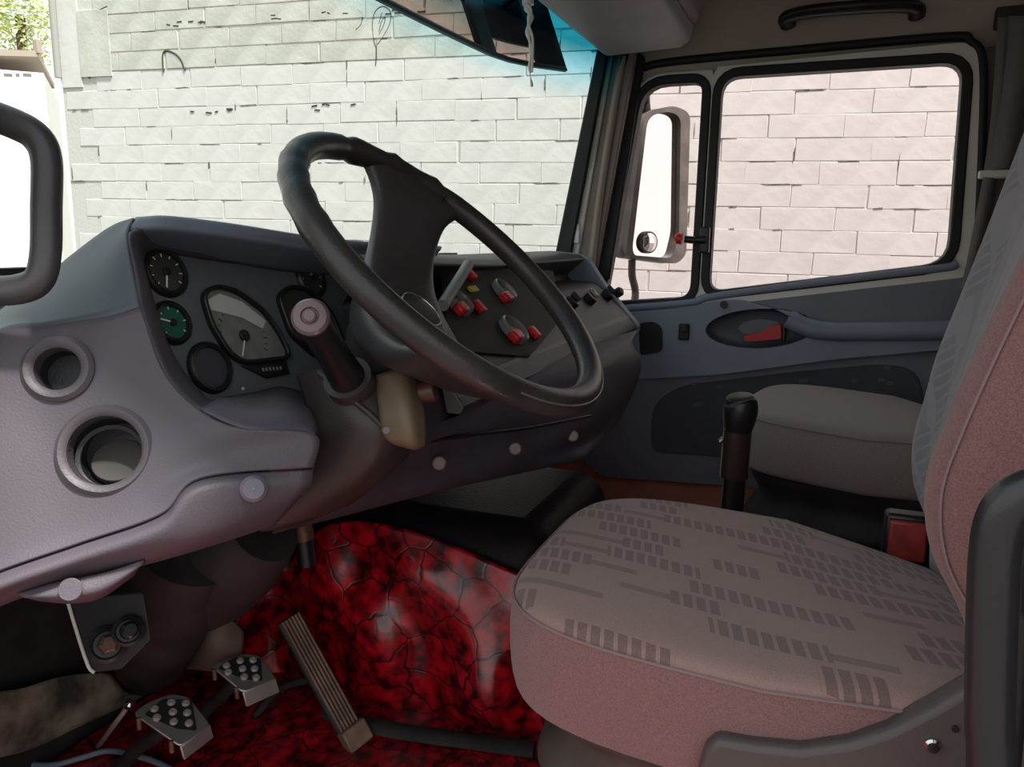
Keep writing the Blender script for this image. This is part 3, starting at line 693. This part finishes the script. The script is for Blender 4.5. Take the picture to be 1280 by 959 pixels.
sp, sc_ = lens('speedometer', ((252, 370), (268, 362), (292, 368), (325, 392), (345, 420), (357, 446), (300, 452), (283, 440), (262, 405)), M_dial)
hubp = PC.at(302, 421, .004)
for k in range(21):
    q = math.radians(215-k*250/20); dv = PC.x*math.cos(q)+PC.y*math.sin(q); tv = PC.n.cross(dv)
    box('tick', hubp+dv*.040-PC.n*.0005, (.007 if k % 2 == 0 else .004, .001, .0006), M_black, sp, bevel=0, ax=(dv, tv, PC.n))
disc('needle_hub', hubp, PC.n, .008, .004, M_black, sp)
nd = (PC.at(299, 444)-PC.at(302, 421)).normalized()
box('needle', hubp+nd*.016+PC.n*.003, (.03, .002, .001), M_white, sp, bevel=0, ax=(nd, PC.n.cross(nd), PC.n))
glare_pts = [PC.at(u, y, .004) for u, y in ((256, 376), (272, 368), (300, 378), (330, 402), (326, 412), (300, 398), (260, 388))]
ob('dial_glare', glare_pts, [tuple(range(7))], mat('pale_glare', (196, 200, 196), .15), sp, smooth=False)  # pale reflection on the speedometer face, drawn as a flat plate
tc2, _ = lens('rev_counter', ((346, 372), (360, 362), (384, 366), (408, 392), (424, 430), (420, 446), (392, 444), (362, 418)), M_lens)
hub2 = PC.at(385, 415, .004); disc('needle_hub', hub2, PC.n, .008, .004, M_black, tc2)
odo = prism('odometer', [PC.at(u, y) for u, y in ((300, 458), (356, 452), (360, 468), (332, 474))], .004, M_black, db, dirv=PC.n, bevel=.001)
for k in range(6): box('digit', PC.at(326+k*4.4, 463-k*.4, .0045), (.003, .0045, .0006), mat('grey_digit', (150, 150, 146), .5), odo, bevel=0, ax=(PC.x, PC.y, PC.n))
box('small_mark', PC.at(303, 486, .001), (.004, .004, .001), M_white, db, bevel=0, ax=(PC.x, PC.y, PC.n))
0 and box('trim_frame', PC.at(384, 456, .006), (.02, .02, .006), M_col, db, ax=(PC.x, PC.y, PC.n))
# ---- centre and passenger side
PR = [(.93, .835), (.76, .868), (.665, .858), (.648, .846), (.70, .80), (.69, .785), (.612, .778), (.598, .768), (.515, .685), (.497, .666), (.489, .650), (.50, .638), (.56, .615), (.64, .60)]
X0, X1 = 1.02, 2.19
V = []; Fs = []; nP = len(PR); nx = 14
for i in range(nx+1):
    x = X0+(X1-X0)*i/nx; lift = .02*max(0, (1.5-x)/.48)
    for (yy, z) in PR: V.append((x, yy, z+(lift if z > .84 else 0)))
for i in range(nx):
    for k in range(nP-1): Fs.append((i*nP+k, (i+1)*nP+k, (i+1)*nP+k+1, i*nP+k+1))
ob('console_face', V, Fs, M_dark, db, sharp=50, bevel=.004)
endp = [(.93, .835), (.76, .868), (.665, .859), (.64, .846), (.598, .785), (.565, .745), (.51, .684), (.493, .666), (.485, .650), (.497, .636), (.56, .612), (.70, .60), (.93, .6)]
prism('console_end', round_poly([(2.165, a, b) for a, b in endp], .012, 3), .04, M_dash, db, dirv=(1, 0, 0), bevel=.008, seg=3)
FP = Plane((1.5, .5565, .7265), (0, -.707, .707))
prism('lower_band', [(X0, .516, .688), (X0, .490, .652), (X0, .497, .640), (X0, .52, .64), (X0, .53, .69)], 1.15, mat('band_plastic', (84, 84, 84), .5, bump=.2), db, dirv=(1, 0, 0), bevel=.003)
swp = prism('switch_panel', [FP.at(u, y, .001) for u, y in ((548, 330), (690, 340), (700, 400), (660, 448), (560, 440))], .004, mat('matt_black_panel', (15, 15, 16), .7), db, dirv=FP.n, bevel=.001)
def knob(u, y, r=.03):
    c = FP.at(u, y, .005)
    k = lathe('rotary_control', [(r, 0), (r*.98, .012), (r*.9, .015), (r*.82, .012), (r*.8, .004), (0, .004)], c, FP.n, mat('clear_grey_ring', (120, 120, 116), .2), db, seg=28)
    e = FP.at(u+2, y+9, .012)
    b = box('red_pointer', e, (r*1.1, r*.75, .02), M_red, k, ax=(FP.x, FP.y, FP.n), bevel=.006)
    for q in range(5): box('scale_mark', FP.at(u-9+q*4, y-2, .0095), (.003, .008, .001), mat('orange_mark', (190, 130, 80), .4), k, ax=(FP.x, FP.y, FP.n), bevel=0)
knob(569, 383); knob(626, 368); knob(638, 417, .034)
for u, y in ((594, 389), (663, 421), (583, 348)): tag(box('rocker_button', FP.at(u, y, .012), (.02, .028, .014), M_red, db, ax=(FP.x, FP.y, FP.n), bevel=.004), 'red rocker button')
tag(box('warning_lamp', FP.at(588, 365, .008), (.036, .014, .006), M_yel, db, ax=(FP.x, FP.y, FP.n), bevel=.002), 'yellow warning lamp')
tube('brake_lever', [FP.at(548, 388, .012), FP.at(560, 366, .026), FP.at(572, 346, .032)], .011, M_over, db, seg=10)
for u in (712, 735, 757):
    k = disc('heater_knob', FP.at(u, 381-(u-712)*.22, .002), FP.n, .018, .016, M_black, db, seg=20)
    box('grip', FP.at(u, 379-(u-712)*.22, .024), (.005, .028, .012), M_chr if u == 735 else M_dark, k, ax=(FP.x, FP.y, FP.n))
tube('key_wire', [A(735, 466, X=1.75), A(752, 460, X=1.75), A(765, 456, X=1.74)], .004, M_frame, db, seg=6)
disc('dash_end_peg', A(771, 367, X=2.2), (-.3, -.8, .5), .014, .02, M_black, db, bev=.4)
# lower dash
patch('lower_dash', rows_of([[(470, 440, 1.25), (560, 440, 1.5), (650, 436, 1.75), (745, 420, 2.0), (800, 412, 2.25)], [(470, 470, 1.08), (560, 470, 1.25), (650, 470, 1.42), (745, 448, 1.62), (790, 430, 1.9)], [(480, 520, 1.06), (560, 510, 1.20), (650, 500, 1.36), (745, 480, 1.55), (800, 460, 1.86)], [(440, 585, 1.05), (540, 560, 1.18), (640, 545, 1.34), (742, 525, 1.52), (775, 520, 1.8)], [(345, 660, 1.08), (430, 637, 1.13), (540, 610, 1.22), (640, 588, 1.36), (735, 568, 1.52)], [(352, 660, 1.2), (440, 640, 1.25), (545, 612, 1.34), (645, 590, 1.46), (735, 570, 1.62)]]), M_low, db, nu=6, nv=6, solid=.006, soff=0)
tube('panel_joint', [A(505, 558, d=1.13), A(580, 545, d=1.22), A(660, 535, d=1.345), A(738, 520, d=1.495)], .003, M_black, db, seg=6)
for (u, y, d) in ((549, 579, 1.185), (644, 561, 1.33), (716, 545, 1.46)): disc('panel_screw', A(u, y, d=d), (CAM-A(u, y, d=d)), .011, .006, mat('dull_screw', (120, 104, 104), .5), db, seg=16, bev=.4)
# knee cover below the column
patch('knee_cover', rows_of([[(372, 470, .99), (398, 462, .97), (440, 470, .955), (480, 482, .96), (505, 500, 1.02)], [(385, 520, .97), (410, 520, .945), (450, 530, .93), (490, 545, .95), (512, 560, 1.04)], [(375, 600, .97), (400, 600, .96), (430, 602, .96), (460, 600, .98), (485, 590, 1.06)], [(325, 664, 1.0), (350, 660, 1.0), (385, 650, 1.01), (415, 638, 1.04), (440, 628, 1.08)]]), M_col, db, nu=6, nv=6, solid=.005, soff=0)
tube('cover_crease', [A(398, 466, d=.955), A(430, 492, d=.938), A(465, 520, d=.93), A(496, 552, d=.945)], .004, M_col, db, seg=8)
disc('cover_clip', A(483, 538, d=.93), (CAM-A(483, 538, d=.93)), .005, .004, M_pinkcap, db, seg=14)
# ---------------------------------------------------------------- driver grab handle by the windscreen pillar
gh = tube('grab_loop', [A(u, y, d=.72) for u, y in ((-60, 135), (-20, 142), (20, 156), (46, 172), (58, 200), (58, 260), (57, 318), (48, 350), (22, 362), (-20, 364), (-60, 366))], .0125, mat('handle_grey', (56, 55, 56), .4, bump=.1), seg=14, flat=1.15)
tag(gh, 'dark grey loop grab handle by the driver side windscreen pillar', 'grab handle')
# ---------------------------------------------------------------- steering wheel
WC = A(569, 335.5, d=.965); wn = Vector((.002, -.679, .734)).normalized()
e1 = (Vector((1, 0, 0))-wn*wn.x).normalized(); e2 = wn.cross(e1)
sw = thing('steering_wheel', WC-wn*.1, 'worn black two spoke steering wheel tilted above the column', 'steering wheel')
RR = .2262
def rim_r(t):
    a = (t*360) % 360; r = .0168
    if 35 < a < 95: r += .0016*math.sin(a*1.3)+.0012*math.sin(a*.7+1)
    if 120 < a < 165: r += .0010*math.sin(a*1.1)
    return r
NP = 96
tube('rim', [WC+(e1*math.cos(2*math.pi*k/NP)+e2*math.sin(2*math.pi*k/NP))*RR for k in range(NP)], .017, M_wheel, sw, seg=16, n=1, closed=True, up=tuple(wn), rf=rim_r, sharp=None)
tube('rim_highlight', [WC+(e1*math.cos(2*math.pi*k/NP)+e2*math.sin(2*math.pi*k/NP))*(RR+.0135)+wn*.0100 for k in range(62, 102)], .0012, M_pinkcap, sw, seg=6, n=1)  # specular highlight along part of the rim edge, modelled as a pale thread
sa = math.radians(53); s_ = e1*math.cos(sa)+e2*math.sin(sa); w_ = wn.cross(s_)
KS = RR/.236
prof = [(-.236, .110, .000, .013), (-.215, .098, -.008, .014), (-.18, .088, -.032, .016), (-.135, .082, -.068, .020), (-.09, .080, -.094, .026), (-.045, .080, -.108, .032), (0, .076, -.112, .034),
        (.045, .066, -.108, .032), (.09, .056, -.092, .024), (.135, .052, -.064, .018), (.18, .060, -.030, .015), (.215, .084, -.008, .013), (.236, .112, .000, .012)]
rows = []
for (s, hw, h, th) in prof:
    r = []; s *= KS
    for k in range(24):
        q = 2*math.pi*k/24; c, d = math.cos(q), math.sin(q)
        a = math.copysign(abs(c)**.6, c)*hw; b = math.copysign(abs(d)**.6, d)*th
        # keep the ends on the circle of the rim
        sh = (math.sqrt(max(0, RR*RR-a*a))-RR)*math.copysign(1, s)*min(1, abs(s)/.236)**6
        r.append(WC+s_*(s+sh)+w_*a+wn*(h+b))
    rows.append(r)
patch('spokes', rows, M_hub, sw, nu=2, nv=4, closed_u=True)
hp = WC-wn*.078
pad = lathe('horn_pad', [(0, .005), (.03, .004), (.045, .001), (.052, -.006), (.052, -.02)], hp, wn, M_hub, sw, seg=40)
tube('emblem_ring', [hp+wn*.006+(e1*math.cos(q)+e2*math.sin(q))*.03 for q in [2*math.pi*k/32 for k in range(32)]], .0014, M_chr, pad, seg=8, n=1, closed=True)
lathe('hub_bowl', [(0, -.03), (.05, -.028), (.06, -.01), (.066, .02), (.06, .03)], WC-wn*.145, wn, M_hub, sw, seg=36)
tube('spoke_joint', [WC+s_*.2+w_*(-.06)-wn*.0+wn*.010, WC+s_*.205+w_*(-.048)+wn*.008, WC+s_*.19+w_*(-.04)+wn*.003], .001, M_black, sw, seg=6)
# ---------------------------------------------------------------- column, stalk
co = thing('steering_column', A(470, 560, d=1.0), 'dark plastic steering column shroud with cream lower cover', 'steering column')
tube('shroud', [WC-wn*.15, WC-wn*.175, WC-wn*.21, WC-wn*.30, WC-wn*.36-Vector((0, -.03, 0))], .05, M_col, co, seg=24, rf=lambda t: .040+.016*min(1, t*2.5))
patch('lower_cover', rows_of([[(470, 470, .96), (500, 462, .95), (520, 472, .97)], [(474, 510, .935), (508, 500, .925), (528, 508, .95)], [(478, 540, .935), (512, 535, .92), (531, 538, .95)], [(490, 553, .945), (516, 558, .935), (530, 554, .96)], [(505, 557, 1.0), (520, 560, .99), (529, 556, 1.0)]]), M_cream, co, nu=6, nv=6, solid=.004, soff=0)
disc('key_barrel', A(525, 492, d=.96), (.3, -.8, .2), .014, .02, mat('barrel_red', (80, 42, 40), .4), co)
0 and tube('collar', [A(418, 476, d=.93), A(440, 492, d=.92), A(468, 490, d=.92), A(482, 470, d=.93)], .012, M_col, co, seg=12)
sk = thing('indicator_stalk', A(436, 478, d=.95), 'thick black control stalk with pale round end cap beside the steering wheel', 'lever')
b0, b1 = A(440, 482, d=.95), A(389, 398, d=.83)
axs = (b1-b0).normalized()
tube('stalk_arm', [b0, b0.lerp(b1, .35), b0.lerp(b1, .7), b1], .021, M_black, sk, seg=24, rf=lambda t: .024-.006*math.sin(t*2.0))
face = (CAM-b1).normalized()*.75+axs*.5
cap = lathe('end_cap', [(.0185, -.006), (.0205, .0), (.0205, .006), (.0175, .010), (.010, .011), (.009, .008), (0, .008)], b1, face, M_pinkcap, sk, seg=36)
disc('push_button', b1+face.normalized()*.008, face, .0075, .006, M_pinkcap, cap, bev=.3)
tube('stalk_collar', [b0-axs*.02, b0+axs*.004, b0+axs*.02], .03, M_col, sk, seg=20)
# ---------------------------------------------------------------- seats
def sup(cx, cy, a, b, n, k=64, front=None):
    P = []
    for i in range(k):
        q = 2*math.pi*i/k; c, s = math.cos(q), math.sin(q)
        nn = n if s < .0 else (front or n)
        P.append((cx+math.copysign(abs(c)**(2/nn), c)*a, cy+math.copysign(abs(s)**(2/nn), s)*b))
    return P
def loops(name, cx, cy, plan, spec, m, parent, pitch, cap=False, **k):
    rows = []
    for f, z in spec:
        rows.append([Vector((cx+(x-cx)*f, cy+(y-cy)*f, z+pitch*(y-cy)*f+(.035*max(0, -(y-cy)*f/.3)*f*(cx-x)/.247*(1 if x < cx else 1.7) if pitch else 0))) for x, y in plan])
    return patch(name, rows, m, parent, nu=1, nv=3, closed_u=True, **k)
nearb = [(1222, 800), (1178, 725), (1159, 665), (1160, 605), (1186, 530), (1230, 430), (1281, 325)]
nb = [A(u, y, X=.755) for u, y in nearb]
farb = [A(u, y, X=1.16) for u, y in ((1180, 680), (1156, 612), (1150, 575), (1188, 440), (1235, 330), (1281, 205))]
def interp(L, z):
    L = sorted([(p.z, p.y) for p in L])
    if z <= L[0][0]: return L[0][1]
    for (a, b), (c, d) in zip(L, L[1:]):
        if z <= c: return b+(d-b)*(z-a)/(c-a)
    (a, b), (c, d) = L[-2], L[-1]; return d+(d-b)/(c-a)*(z-c)
print('near', [tuple(round(q, 3) for q in p) for p in nb]); print('far', [tuple(round(q, 3) for q in p) for p in farb])
def seat(name, label, ox, oy, oz, mp_, ms, mb, driver):
    cx, cy = .975+ox, .03+oy; base = Vector((cx, cy, 0))
    t = thing(name, base, label, 'seat')
    plan = sup(cx, cy, .247, .315, 5.0, front=4.2)
    pit = .05
    loops('cushion_side', cx, cy, plan, [(q, z+oz) for q, z in ((.80, .338), (.95, .340), (.99, .362), (1.0, .42), (.985, .462))], ms, t, pit)
    loops('cushion_top', cx, cy, plan, [(q, z+oz) for q, z in ((.984, .461), (.955, .472), (.86, .479), (.6, .482), (.35, .482), (.12, .482), (.002, .482))], mp_, t, pit)
    tube('cushion_seam', [Vector((cx+(x-cx)*.988, cy+(y-cy)*.988, .462+oz+pit*(y-cy)+.035*max(0, -(y-cy)/.3)*(cx-x)/.247*(1 if x < cx else 1.7))) for x, y in plan], .0018, mat(name+'_seam_thread', (140, 116, 116) if driver else (120, 114, 112), .9), t, seg=6, n=1, closed=True)
    bel = [(.82, .345), (.88, .335), (.80, .30), (.9, .255), (.80, .21), (.9, .16), (.80, .11), (.86, .06), (.86, .0)]
    loops('bellows', cx, cy-.01, plan, [(q, z+(oz if z > .3 else 0)) for q, z in bel], M_soot if not driver else mat('dusty_bellows', (76, 66, 60), .75, var=.25, vscale=12, bump=.3, bscale=90), t, 0)
    # backrest
    Z = [.44, .50, .56, .62, .68, .74, .82, .90, 1.0, 1.1, 1.2, 1.26]
    body = []; pan = []
    for z in Z:
        yb = interp(nb, z)+oy; yf = interp(farb, z)+oy; tap = 1-.16*max(0, (z-.9)/.36)
        if z > 1.22: yb -= .03; yf -= .03
        w = .247*tap; L, R = cx-w, cx+w
        th = .15 if z < 1.2 else .10
        zz = z+oz
        body.append([Vector(p) for p in ((L, yb-th, zz), (L-.004, yb-th*.55, zz), (L-.002, yb-.03, zz), (L+.008, yb-.008, zz), (L+.03, yb+.002, zz), (L+.06, yb-.006, zz), (L+.085, yb-.032, zz), (cx, (yb+yf)/2-.045, zz), (R-.085, yf-.032, zz), (R-.06, yf-.006, zz), (R-.03, yf+.002, zz), (R-.006, yf-.014, zz), (R+.002, yf-.05, zz), (R, yf-th, zz), (cx, (yb+yf)/2-th-.02, zz))])
        pan.append([Vector(p) for p in ((L+.068, yb-.012, zz), (L+.09, yb-.016, zz), (cx-.05, yb*.6+yf*.4-.018, zz), (cx+.05, yb*.4+yf*.6-.018, zz), (R-.09, yf-.012, zz), (R-.05, yf+.006, zz), (R-.02, yf+.004, zz))])
    body.append([p*.3+(sum(body[-1], Vector())/15)*.7+Vector((0, 0, .012)) for p in body[-1]])
    patch('backrest', body, ms, t, nu=3, nv=3, closed_u=True)
    patch('back_panel', pan[:-1], mb, t, nu=4, nv=3, solid=.01, soff=0)
    sm = [b[3]+Vector((-.003, .0, 0)) for b in body[1:-2]]
    tube('back_seam', sm, .0014, mat(name+'_seam_thread', (150, 130, 130), .9), t, seg=6)
    return t
ds = seat('driver_seat', 'pinkish grey patterned cloth driver seat on dusty bellows', 0, 0, 0, M_fabp, M_fabs, M_fabb, True)
ps = seat('passenger_seat', 'dark grey cloth passenger seat beside the far door', .985, -.178, .025, M_fabg, M_fabg, M_fabg, False)
ps.rotation_euler.z = math.radians(-10)
st = [(872, 962), (880, 938), (894, 924), (940, 932), (1000, 938), (1060, 930), (1110, 914), (1165, 886), (1225, 850), (1330, 850), (1330, 1100), (872, 1100)]
sp_ = prism('side_cover', [A(u, y, X=.712) for u, y in st], .03, mat('grey_brown_cover', (82, 74, 72), .45, bump=.2), ds, dirv=(1, 0, 0), bevel=.008, seg=3)
disc('cover_screw', A(1166, 932, X=.7115), (-1, 0, 0), .007, .004, M_chr, sp_, seg=18, bev=.5)
disc('cover_hole', A(1194, 911, X=.7115), (-1, 0, 0), .003, .002, M_black, sp_, seg=12)
bk = thing('belt_buckle', A(1135, 690, X=1.25), 'black belt buckle with red release button beside the driver seat', 'buckle')
bc = A(1134, 672, X=1.24)
box('buckle_body', bc+Vector((.012, -.01, -.012)), (.034, .085, .095), M_black, bk, bevel=.006)
tag(box('release_button', bc+Vector((-.006, .0, -.004)), (.01, .052, .062), mat('worn_red_button', (150, 50, 46), .45, var=.3, vscale=40), bk, bevel=.004), 'worn red release button')
tube('buckle_stem', [bc+Vector((.015, -.02, -.05)), bc+Vector((.025, -.03, -.15)), bc+Vector((.03, -.03, -.30))], .014, M_black, bk, flat=.4)
# black handrail beside the driver seat
hr = thing('seat_handrail', A(1230, 900, X=.60), 'black inverted U handrail beside the driver seat back', 'handrail')
hr.location.z = 0
pp = [A(u, y, X=.60) for u, y in ((1236, 1000), (1237, 900), (1239, 800), (1243, 700), (1252, 650), (1272, 624), (1300, 614), (1345, 622))]
q0 = pp[0].copy(); q0.z = 0; q1 = pp[-1]+Vector((.0, -.03, -.1)); q2 = q1.copy(); q2.z = 0
tube('rail', [q0, q0.lerp(pp[0], .5)]+pp+[q1, q1.lerp(q2, .5), q2], .0165, mat('black_rail', (44, 44, 46), .3, bump=.1), hr, seg=16, up=(1, 0, 0), flat=.8, n=5)
tube('inner_web', [q0+Vector((.0, -.02, 0)), A(1262, 900, X=.606), A(1264, 760, X=.606), A(1270, 690, X=.606), A(1290, 660, X=.606)], .010, M_black, hr, seg=10, flat=.6, up=(1, 0, 0))
# ---------------------------------------------------------------- gear lever
gl = thing('gear_lever', (1.43, .13, 0), 'black gear lever with bulging knob between the seats', 'gear lever')
def gp(u, y, x=1.43): return A(u, y, X=x)
tube('shaft', [Vector((1.44, .135, 0)), gp(913, 660), gp(917, 610), gp(920, 560)], .021, M_black, gl, seg=18, n=6)
tube('sleeve', [gp(917, 596), gp(920, 560), gp(922, 538)], .026, mat('gloss_sleeve', (52, 38, 36), .25), gl, seg=18)
tube('knob', [gp(921, 545), gp(924, 525), gp(926, 508), gp(925, 499)], .03, M_black, gl, seg=24, rf=lambda t: .022+.009*math.sin(min(1, t*1.15)*2.4) if t < .9 else .026)
lathe('knob_cap', [(.026, -.004), (.024, .004), (.020, .006), (.0, .004)], gp(925, 499), (-.25, .1, 1), M_black, gl, seg=28)
tube('splitter_button', [gp(905, 548), gp(900, 552)], .006, M_chr, gl, seg=8, n=2)
# ---------------------------------------------------------------- engine tunnel with red vinyl
tag(box('engine_tunnel', (1.44, .80, .185), (.46, .76, .40), mat('black_leathercloth', (24, 20, 20), .5, bump=.5, bscale=130, spec=.15), None, bevel=.075, seg=5), 'glossy black padded engine tunnel under the dashboard', 'engine cover')
rv = [[(312, 706), (352, 712), (398, 664), (440, 651), (500, 660), (570, 683), (645, 716), (700, 740)],
      [(300, 740), (352, 742), (405, 712), (455, 712), (515, 724), (585, 745), (654, 768), (705, 790)],
      [(294, 778), (345, 782), (410, 782), (470, 790), (532, 800), (598, 815), (660, 828), (710, 848)],
      [(303, 812), (355, 836), (415, 848), (476, 858), (538, 867), (603, 877), (662, 886), (712, 900)],
      [(330, 842), (380, 876), (438, 893), (498, 905), (558, 912), (610, 918), (664, 924), (714, 936)]]
xv = [[1.20, 1.19, 1.20, 1.20, 1.20, 1.20, 1.20, 1.22], [1.14, 1.19, 1.165, 1.185, 1.165, 1.175, 1.18, 1.22], [1.12, 1.20, 1.175, 1.135, 1.185, 1.15, 1.185, 1.22], [1.15, 1.20, 1.18, 1.155, 1.185, 1.135, 1.19, 1.22], [1.20, 1.20, 1.195, 1.19, 1.20, 1.18, 1.20, 1.22]]
rows = [[A(u, y, X=x) for (u, y), x in zip(a, b)] for a, b in zip(rv, xv)]
tag(patch('tunnel_cover', rows, M_vin, None, nu=10, nv=10, solid=.008, soff=0), 'glossy red quilted vinyl cover draped on the engine tunnel side', 'vinyl cover')
tag(tube('tunnel_edging', [A(u, y, Z=.012) for u, y in ((410, 888), (440, 901), (500, 914), (570, 924), (668, 937))], .02, M_soot, None, seg=10, flat=.55), 'black rubber edging strip below the red tunnel cover', 'edging')
# ---------------------------------------------------------------- pedals
def pedal(name, label, d, outl, studs, inset, lip, nrm):
    c0 = A(sum(p[0] for p in outl)/len(outl), sum(p[1] for p in outl)/len(outl), d=d)
    pl_ = Plane(c0, nrm)
    t = thing(name, Vector((c0.x, c0.y+.1, 0)), label, 'pedal')
    pad = prism('pad', round_poly([pl_.at(u, y) for u, y in outl], .008, 3), -.004, M_steel, t, dirv=pl_.n, bevel=.0015)
    prism('grip_inset', round_poly([pl_.at(u, y, .0005) for u, y in inset], .004, 3), .0015, M_rub, t, dirv=pl_.n)
    for (u, y) in studs: disc('stud', pl_.at(u, y, .001), pl_.n, .0064, .005, M_stud, t, seg=14, bev=.5)
    a, b = pl_.at(*lip[0]), pl_.at(*lip[1]); dnv = Vector((0, -.25, -1)).normalized()*lip[2]
    prism('lip', [a, b, b+dnv, a+dnv], .004, M_steel, t, dirv=(0, .8, .2), bevel=.001)
    for f in (.12, .8):
        p = (pl_.at(*outl[0])).lerp(pl_.at(*lip[0]), f); tube('clamp_bolt', [p, p+Vector((0, 0, -.02))], .004, M_rust, t, seg=8, n=2)
    foot = Vector((c0.x+.02, c0.y+.16, 0))
    tube('arm', [c0-pl_.n*.006, c0-pl_.n*.03+Vector((0, .02, -.02)), c0.lerp(foot, .6), foot], .012, M_soot, t, seg=10)
    return t
pedal('clutch_pedal', 'studded metal clutch pedal next to the thin steel rod', 1.22, ((166, 892), (184, 878), (214, 867), (236, 871), (263, 906), (226, 934)),
      ((193, 887), (196, 898), (214, 879), (216, 891), (217, 903), (232, 880), (234, 892), (236, 905)), ((180, 894), (204, 874), (240, 876), (246, 914), (222, 912)), ((226, 934), (263, 906), .022), (-.25, -.45, .86))
pedal('brake_pedal', 'studded metal brake pedal beside the brown accelerator', 1.32, ((263, 832), (282, 824), (305, 817), (324, 819), (345, 848), (304, 866)),
      ((283, 833), (285, 841), (300, 827), (303, 837), (305, 847), (316, 826), (318, 837), (320, 848)), ((272, 836), (294, 822), (326, 824), (328, 852), (306, 850)), ((304, 866), (345, 848), .026), (-.25, -.45, .86))
ga = thing('accelerator_pedal', A(440, 935, Z=.0), 'long brown ribbed accelerator pedal leaning on the red cover', 'pedal')
g0, g1 = A(445, 938, X=1.055), A(362, 771, X=1.055)
g0.z = max(g0.z, .012); ga.location = (g0.x, g0.y, 0)
gd = (g1-g0).normalized(); gx = Vector((.86, -.5, 0)); gx = (gx-gd*gx.dot(gd)).normalized(); gn = gx.cross(gd); gn = gn if gn.dot(CAM-g0) > 0 else -gn
L = (g1-g0).length; gc = (g0+g1)/2
box('plate', gc-gn*.010, (.046, L, .016), M_soot, ga, ax=(gx, gd, gn))
for k in range(6): box('tread_rib', gc+gx*(-.0165+.0066*k), (.0042, L*.985, .006), M_brown, ga, ax=(gx, gd, gn), bevel=.001)
box('hinge_block', g0+Vector((0, .0, .004)), (.05, .04, .03), M_brown, ga, ax=(gx, gd, gn))
tube('pedal_strut', [gc-gn*.02, gc-gn*.04+Vector((0, .08, -.04)), Vector((gc.x, gc.y+.16, .0))], .008, M_soot, ga, seg=8)
# ---------------------------------------------------------------- footwell
tag(tube('floor_rod', [A(161, 882, d=1.30), A(140, 910, d=1.31), A(122, 934, Z=.0)], .0045, mat('pale_steel', (200, 190, 182), .35, metal=.6), None, seg=10), 'thin pale steel rod with ball end standing beside the clutch pedal', 'rod')
rd = bpy.data.objects['floor_rod']; disc('ball_end', A(161, 883, d=1.298), (0, -.5, .8), .008, .012, M_chr, rd, seg=14, bev=.5)
tag(tube('floor_cable', [A(u, y, Z=.008) for u, y in ((-30, 932), (10, 950), (60, 957), (100, 948), (135, 939), (170, 945), (205, 957), (230, 975))], .005, M_dash, None, seg=8), 'thin dark cable looping across the red floor', 'cable')
fm = patch('felt_mat', [[A(u, y, Y=Yq) for u, y in r] for r, Yq in ((((-40, 868), (20, 862), (75, 846), (130, 842)), 1.19), (((-40, 900), (20, 890), (85, 872), (150, 862)), 1.18), (((-40, 950), (30, 935), (95, 905), (175, 868)), 1.185))], M_carpet, None, nu=6, nv=6, solid=.012)
tag(fm, 'worn grey felt mat against the firewall left of the pedals', 'mat')
kb = thing('column_joint', A(160, 790, d=1.05), 'dark lower steering joint with bolts and bracket under the dashboard', 'steering joint')
tube('housing', [A(240, 680, d=1.20), A(215, 740, d=1.25), A(200, 790, d=1.32), A(190, 820, d=1.42)], .08, M_soot, kb, seg=20, rf=lambda t: .085-.02*t)
tube('rubber_boot', [A(330, 660, d=1.2), A(285, 705, d=1.25), A(255, 745, d=1.35)], .075, M_soot, kb, seg=18, rf=lambda t: .06+.02*math.sin(t*3))
prism('bracket', [A(u, y, d=1.04) for u, y in ((86, 752), (180, 740), (190, 800), (152, 838), (120, 842), (110, 832))], .012, M_dark, kb, dirv=(.3, .9, 0), bevel=.003)
tube('bracket_lit_edge', [A(u, y, d=1.038) for u, y in ((84, 750), (96, 790), (110, 832), (118, 841))], .0025, M_frame, kb, seg=8, n=3)  # light catching the dark bracket's edge, drawn as a pale tube
for (u, y, r, m) in ((134, 806, .024, M_rust), (160, 789, .020, M_black)):
    c = A(u, y, d=1.03); b = lathe('boss', [(r, -.01), (r, .006), (r*.8, .010), (r*.7, .006), (0, .006)], c, (CAM-c), M_dark, kb, seg=24)
    disc('bolt_head', c+(CAM-c).normalized()*.006, (CAM-c)+Vector((.3, 0, 0)), r*.55, .016, m, b, seg=6 if m is M_rust else 18, bev=.3)
patch('pedal_gaiter', [[A(u, y, d=d) for u, y, d in r] for r in (((255, 775, 1.40), (275, 768, 1.36), (300, 790, 1.38)), ((243, 800, 1.40), (268, 798, 1.34), (300, 812, 1.37)), ((238, 835, 1.42), (265, 835, 1.36), (300, 835, 1.38)))], mat('dusty_gaiter', (96, 84, 72), .7, var=.2), kb, nu=6, nv=6, solid=.01)
tag(patch('kick_panel', [[Vector(p) for p in r] for r in (((.50, .86, .62), (.47, .98, .62), (.46, 1.19, .62)), ((.52, .92, .35), (.50, 1.02, .35), (.50, 1.19, .35)), ((.56, .98, .02), (.55, 1.05, .02), (.55, 1.19, .02)))], M_soot, None, solid=.01), 'dark dusty kick panel at the driver side of the footwell', 'panel')
for i, pts in enumerate((((345, 672), (350, 690), (356, 712)), ((377, 655), (380, 680), (384, 706)))):
    tag(tube('heater_pipe', [A(u, y, X=1.10) for u, y in pts], .014 if i == 0 else .018, M_black if i else M_dark, None, seg=14), ('thin dark pipe at the upper edge of the red cover', 'thick black pipe with rusty clamp at the upper edge of the red cover')[i], 'pipe')
o = bpy.data.objects['heater_pipe.001']
tube('rusty_clamp', [A(377, 655, X=1.097), A(379, 668, X=1.097), A(380, 674, X=1.097)], .0195, M_rust, o, seg=14)
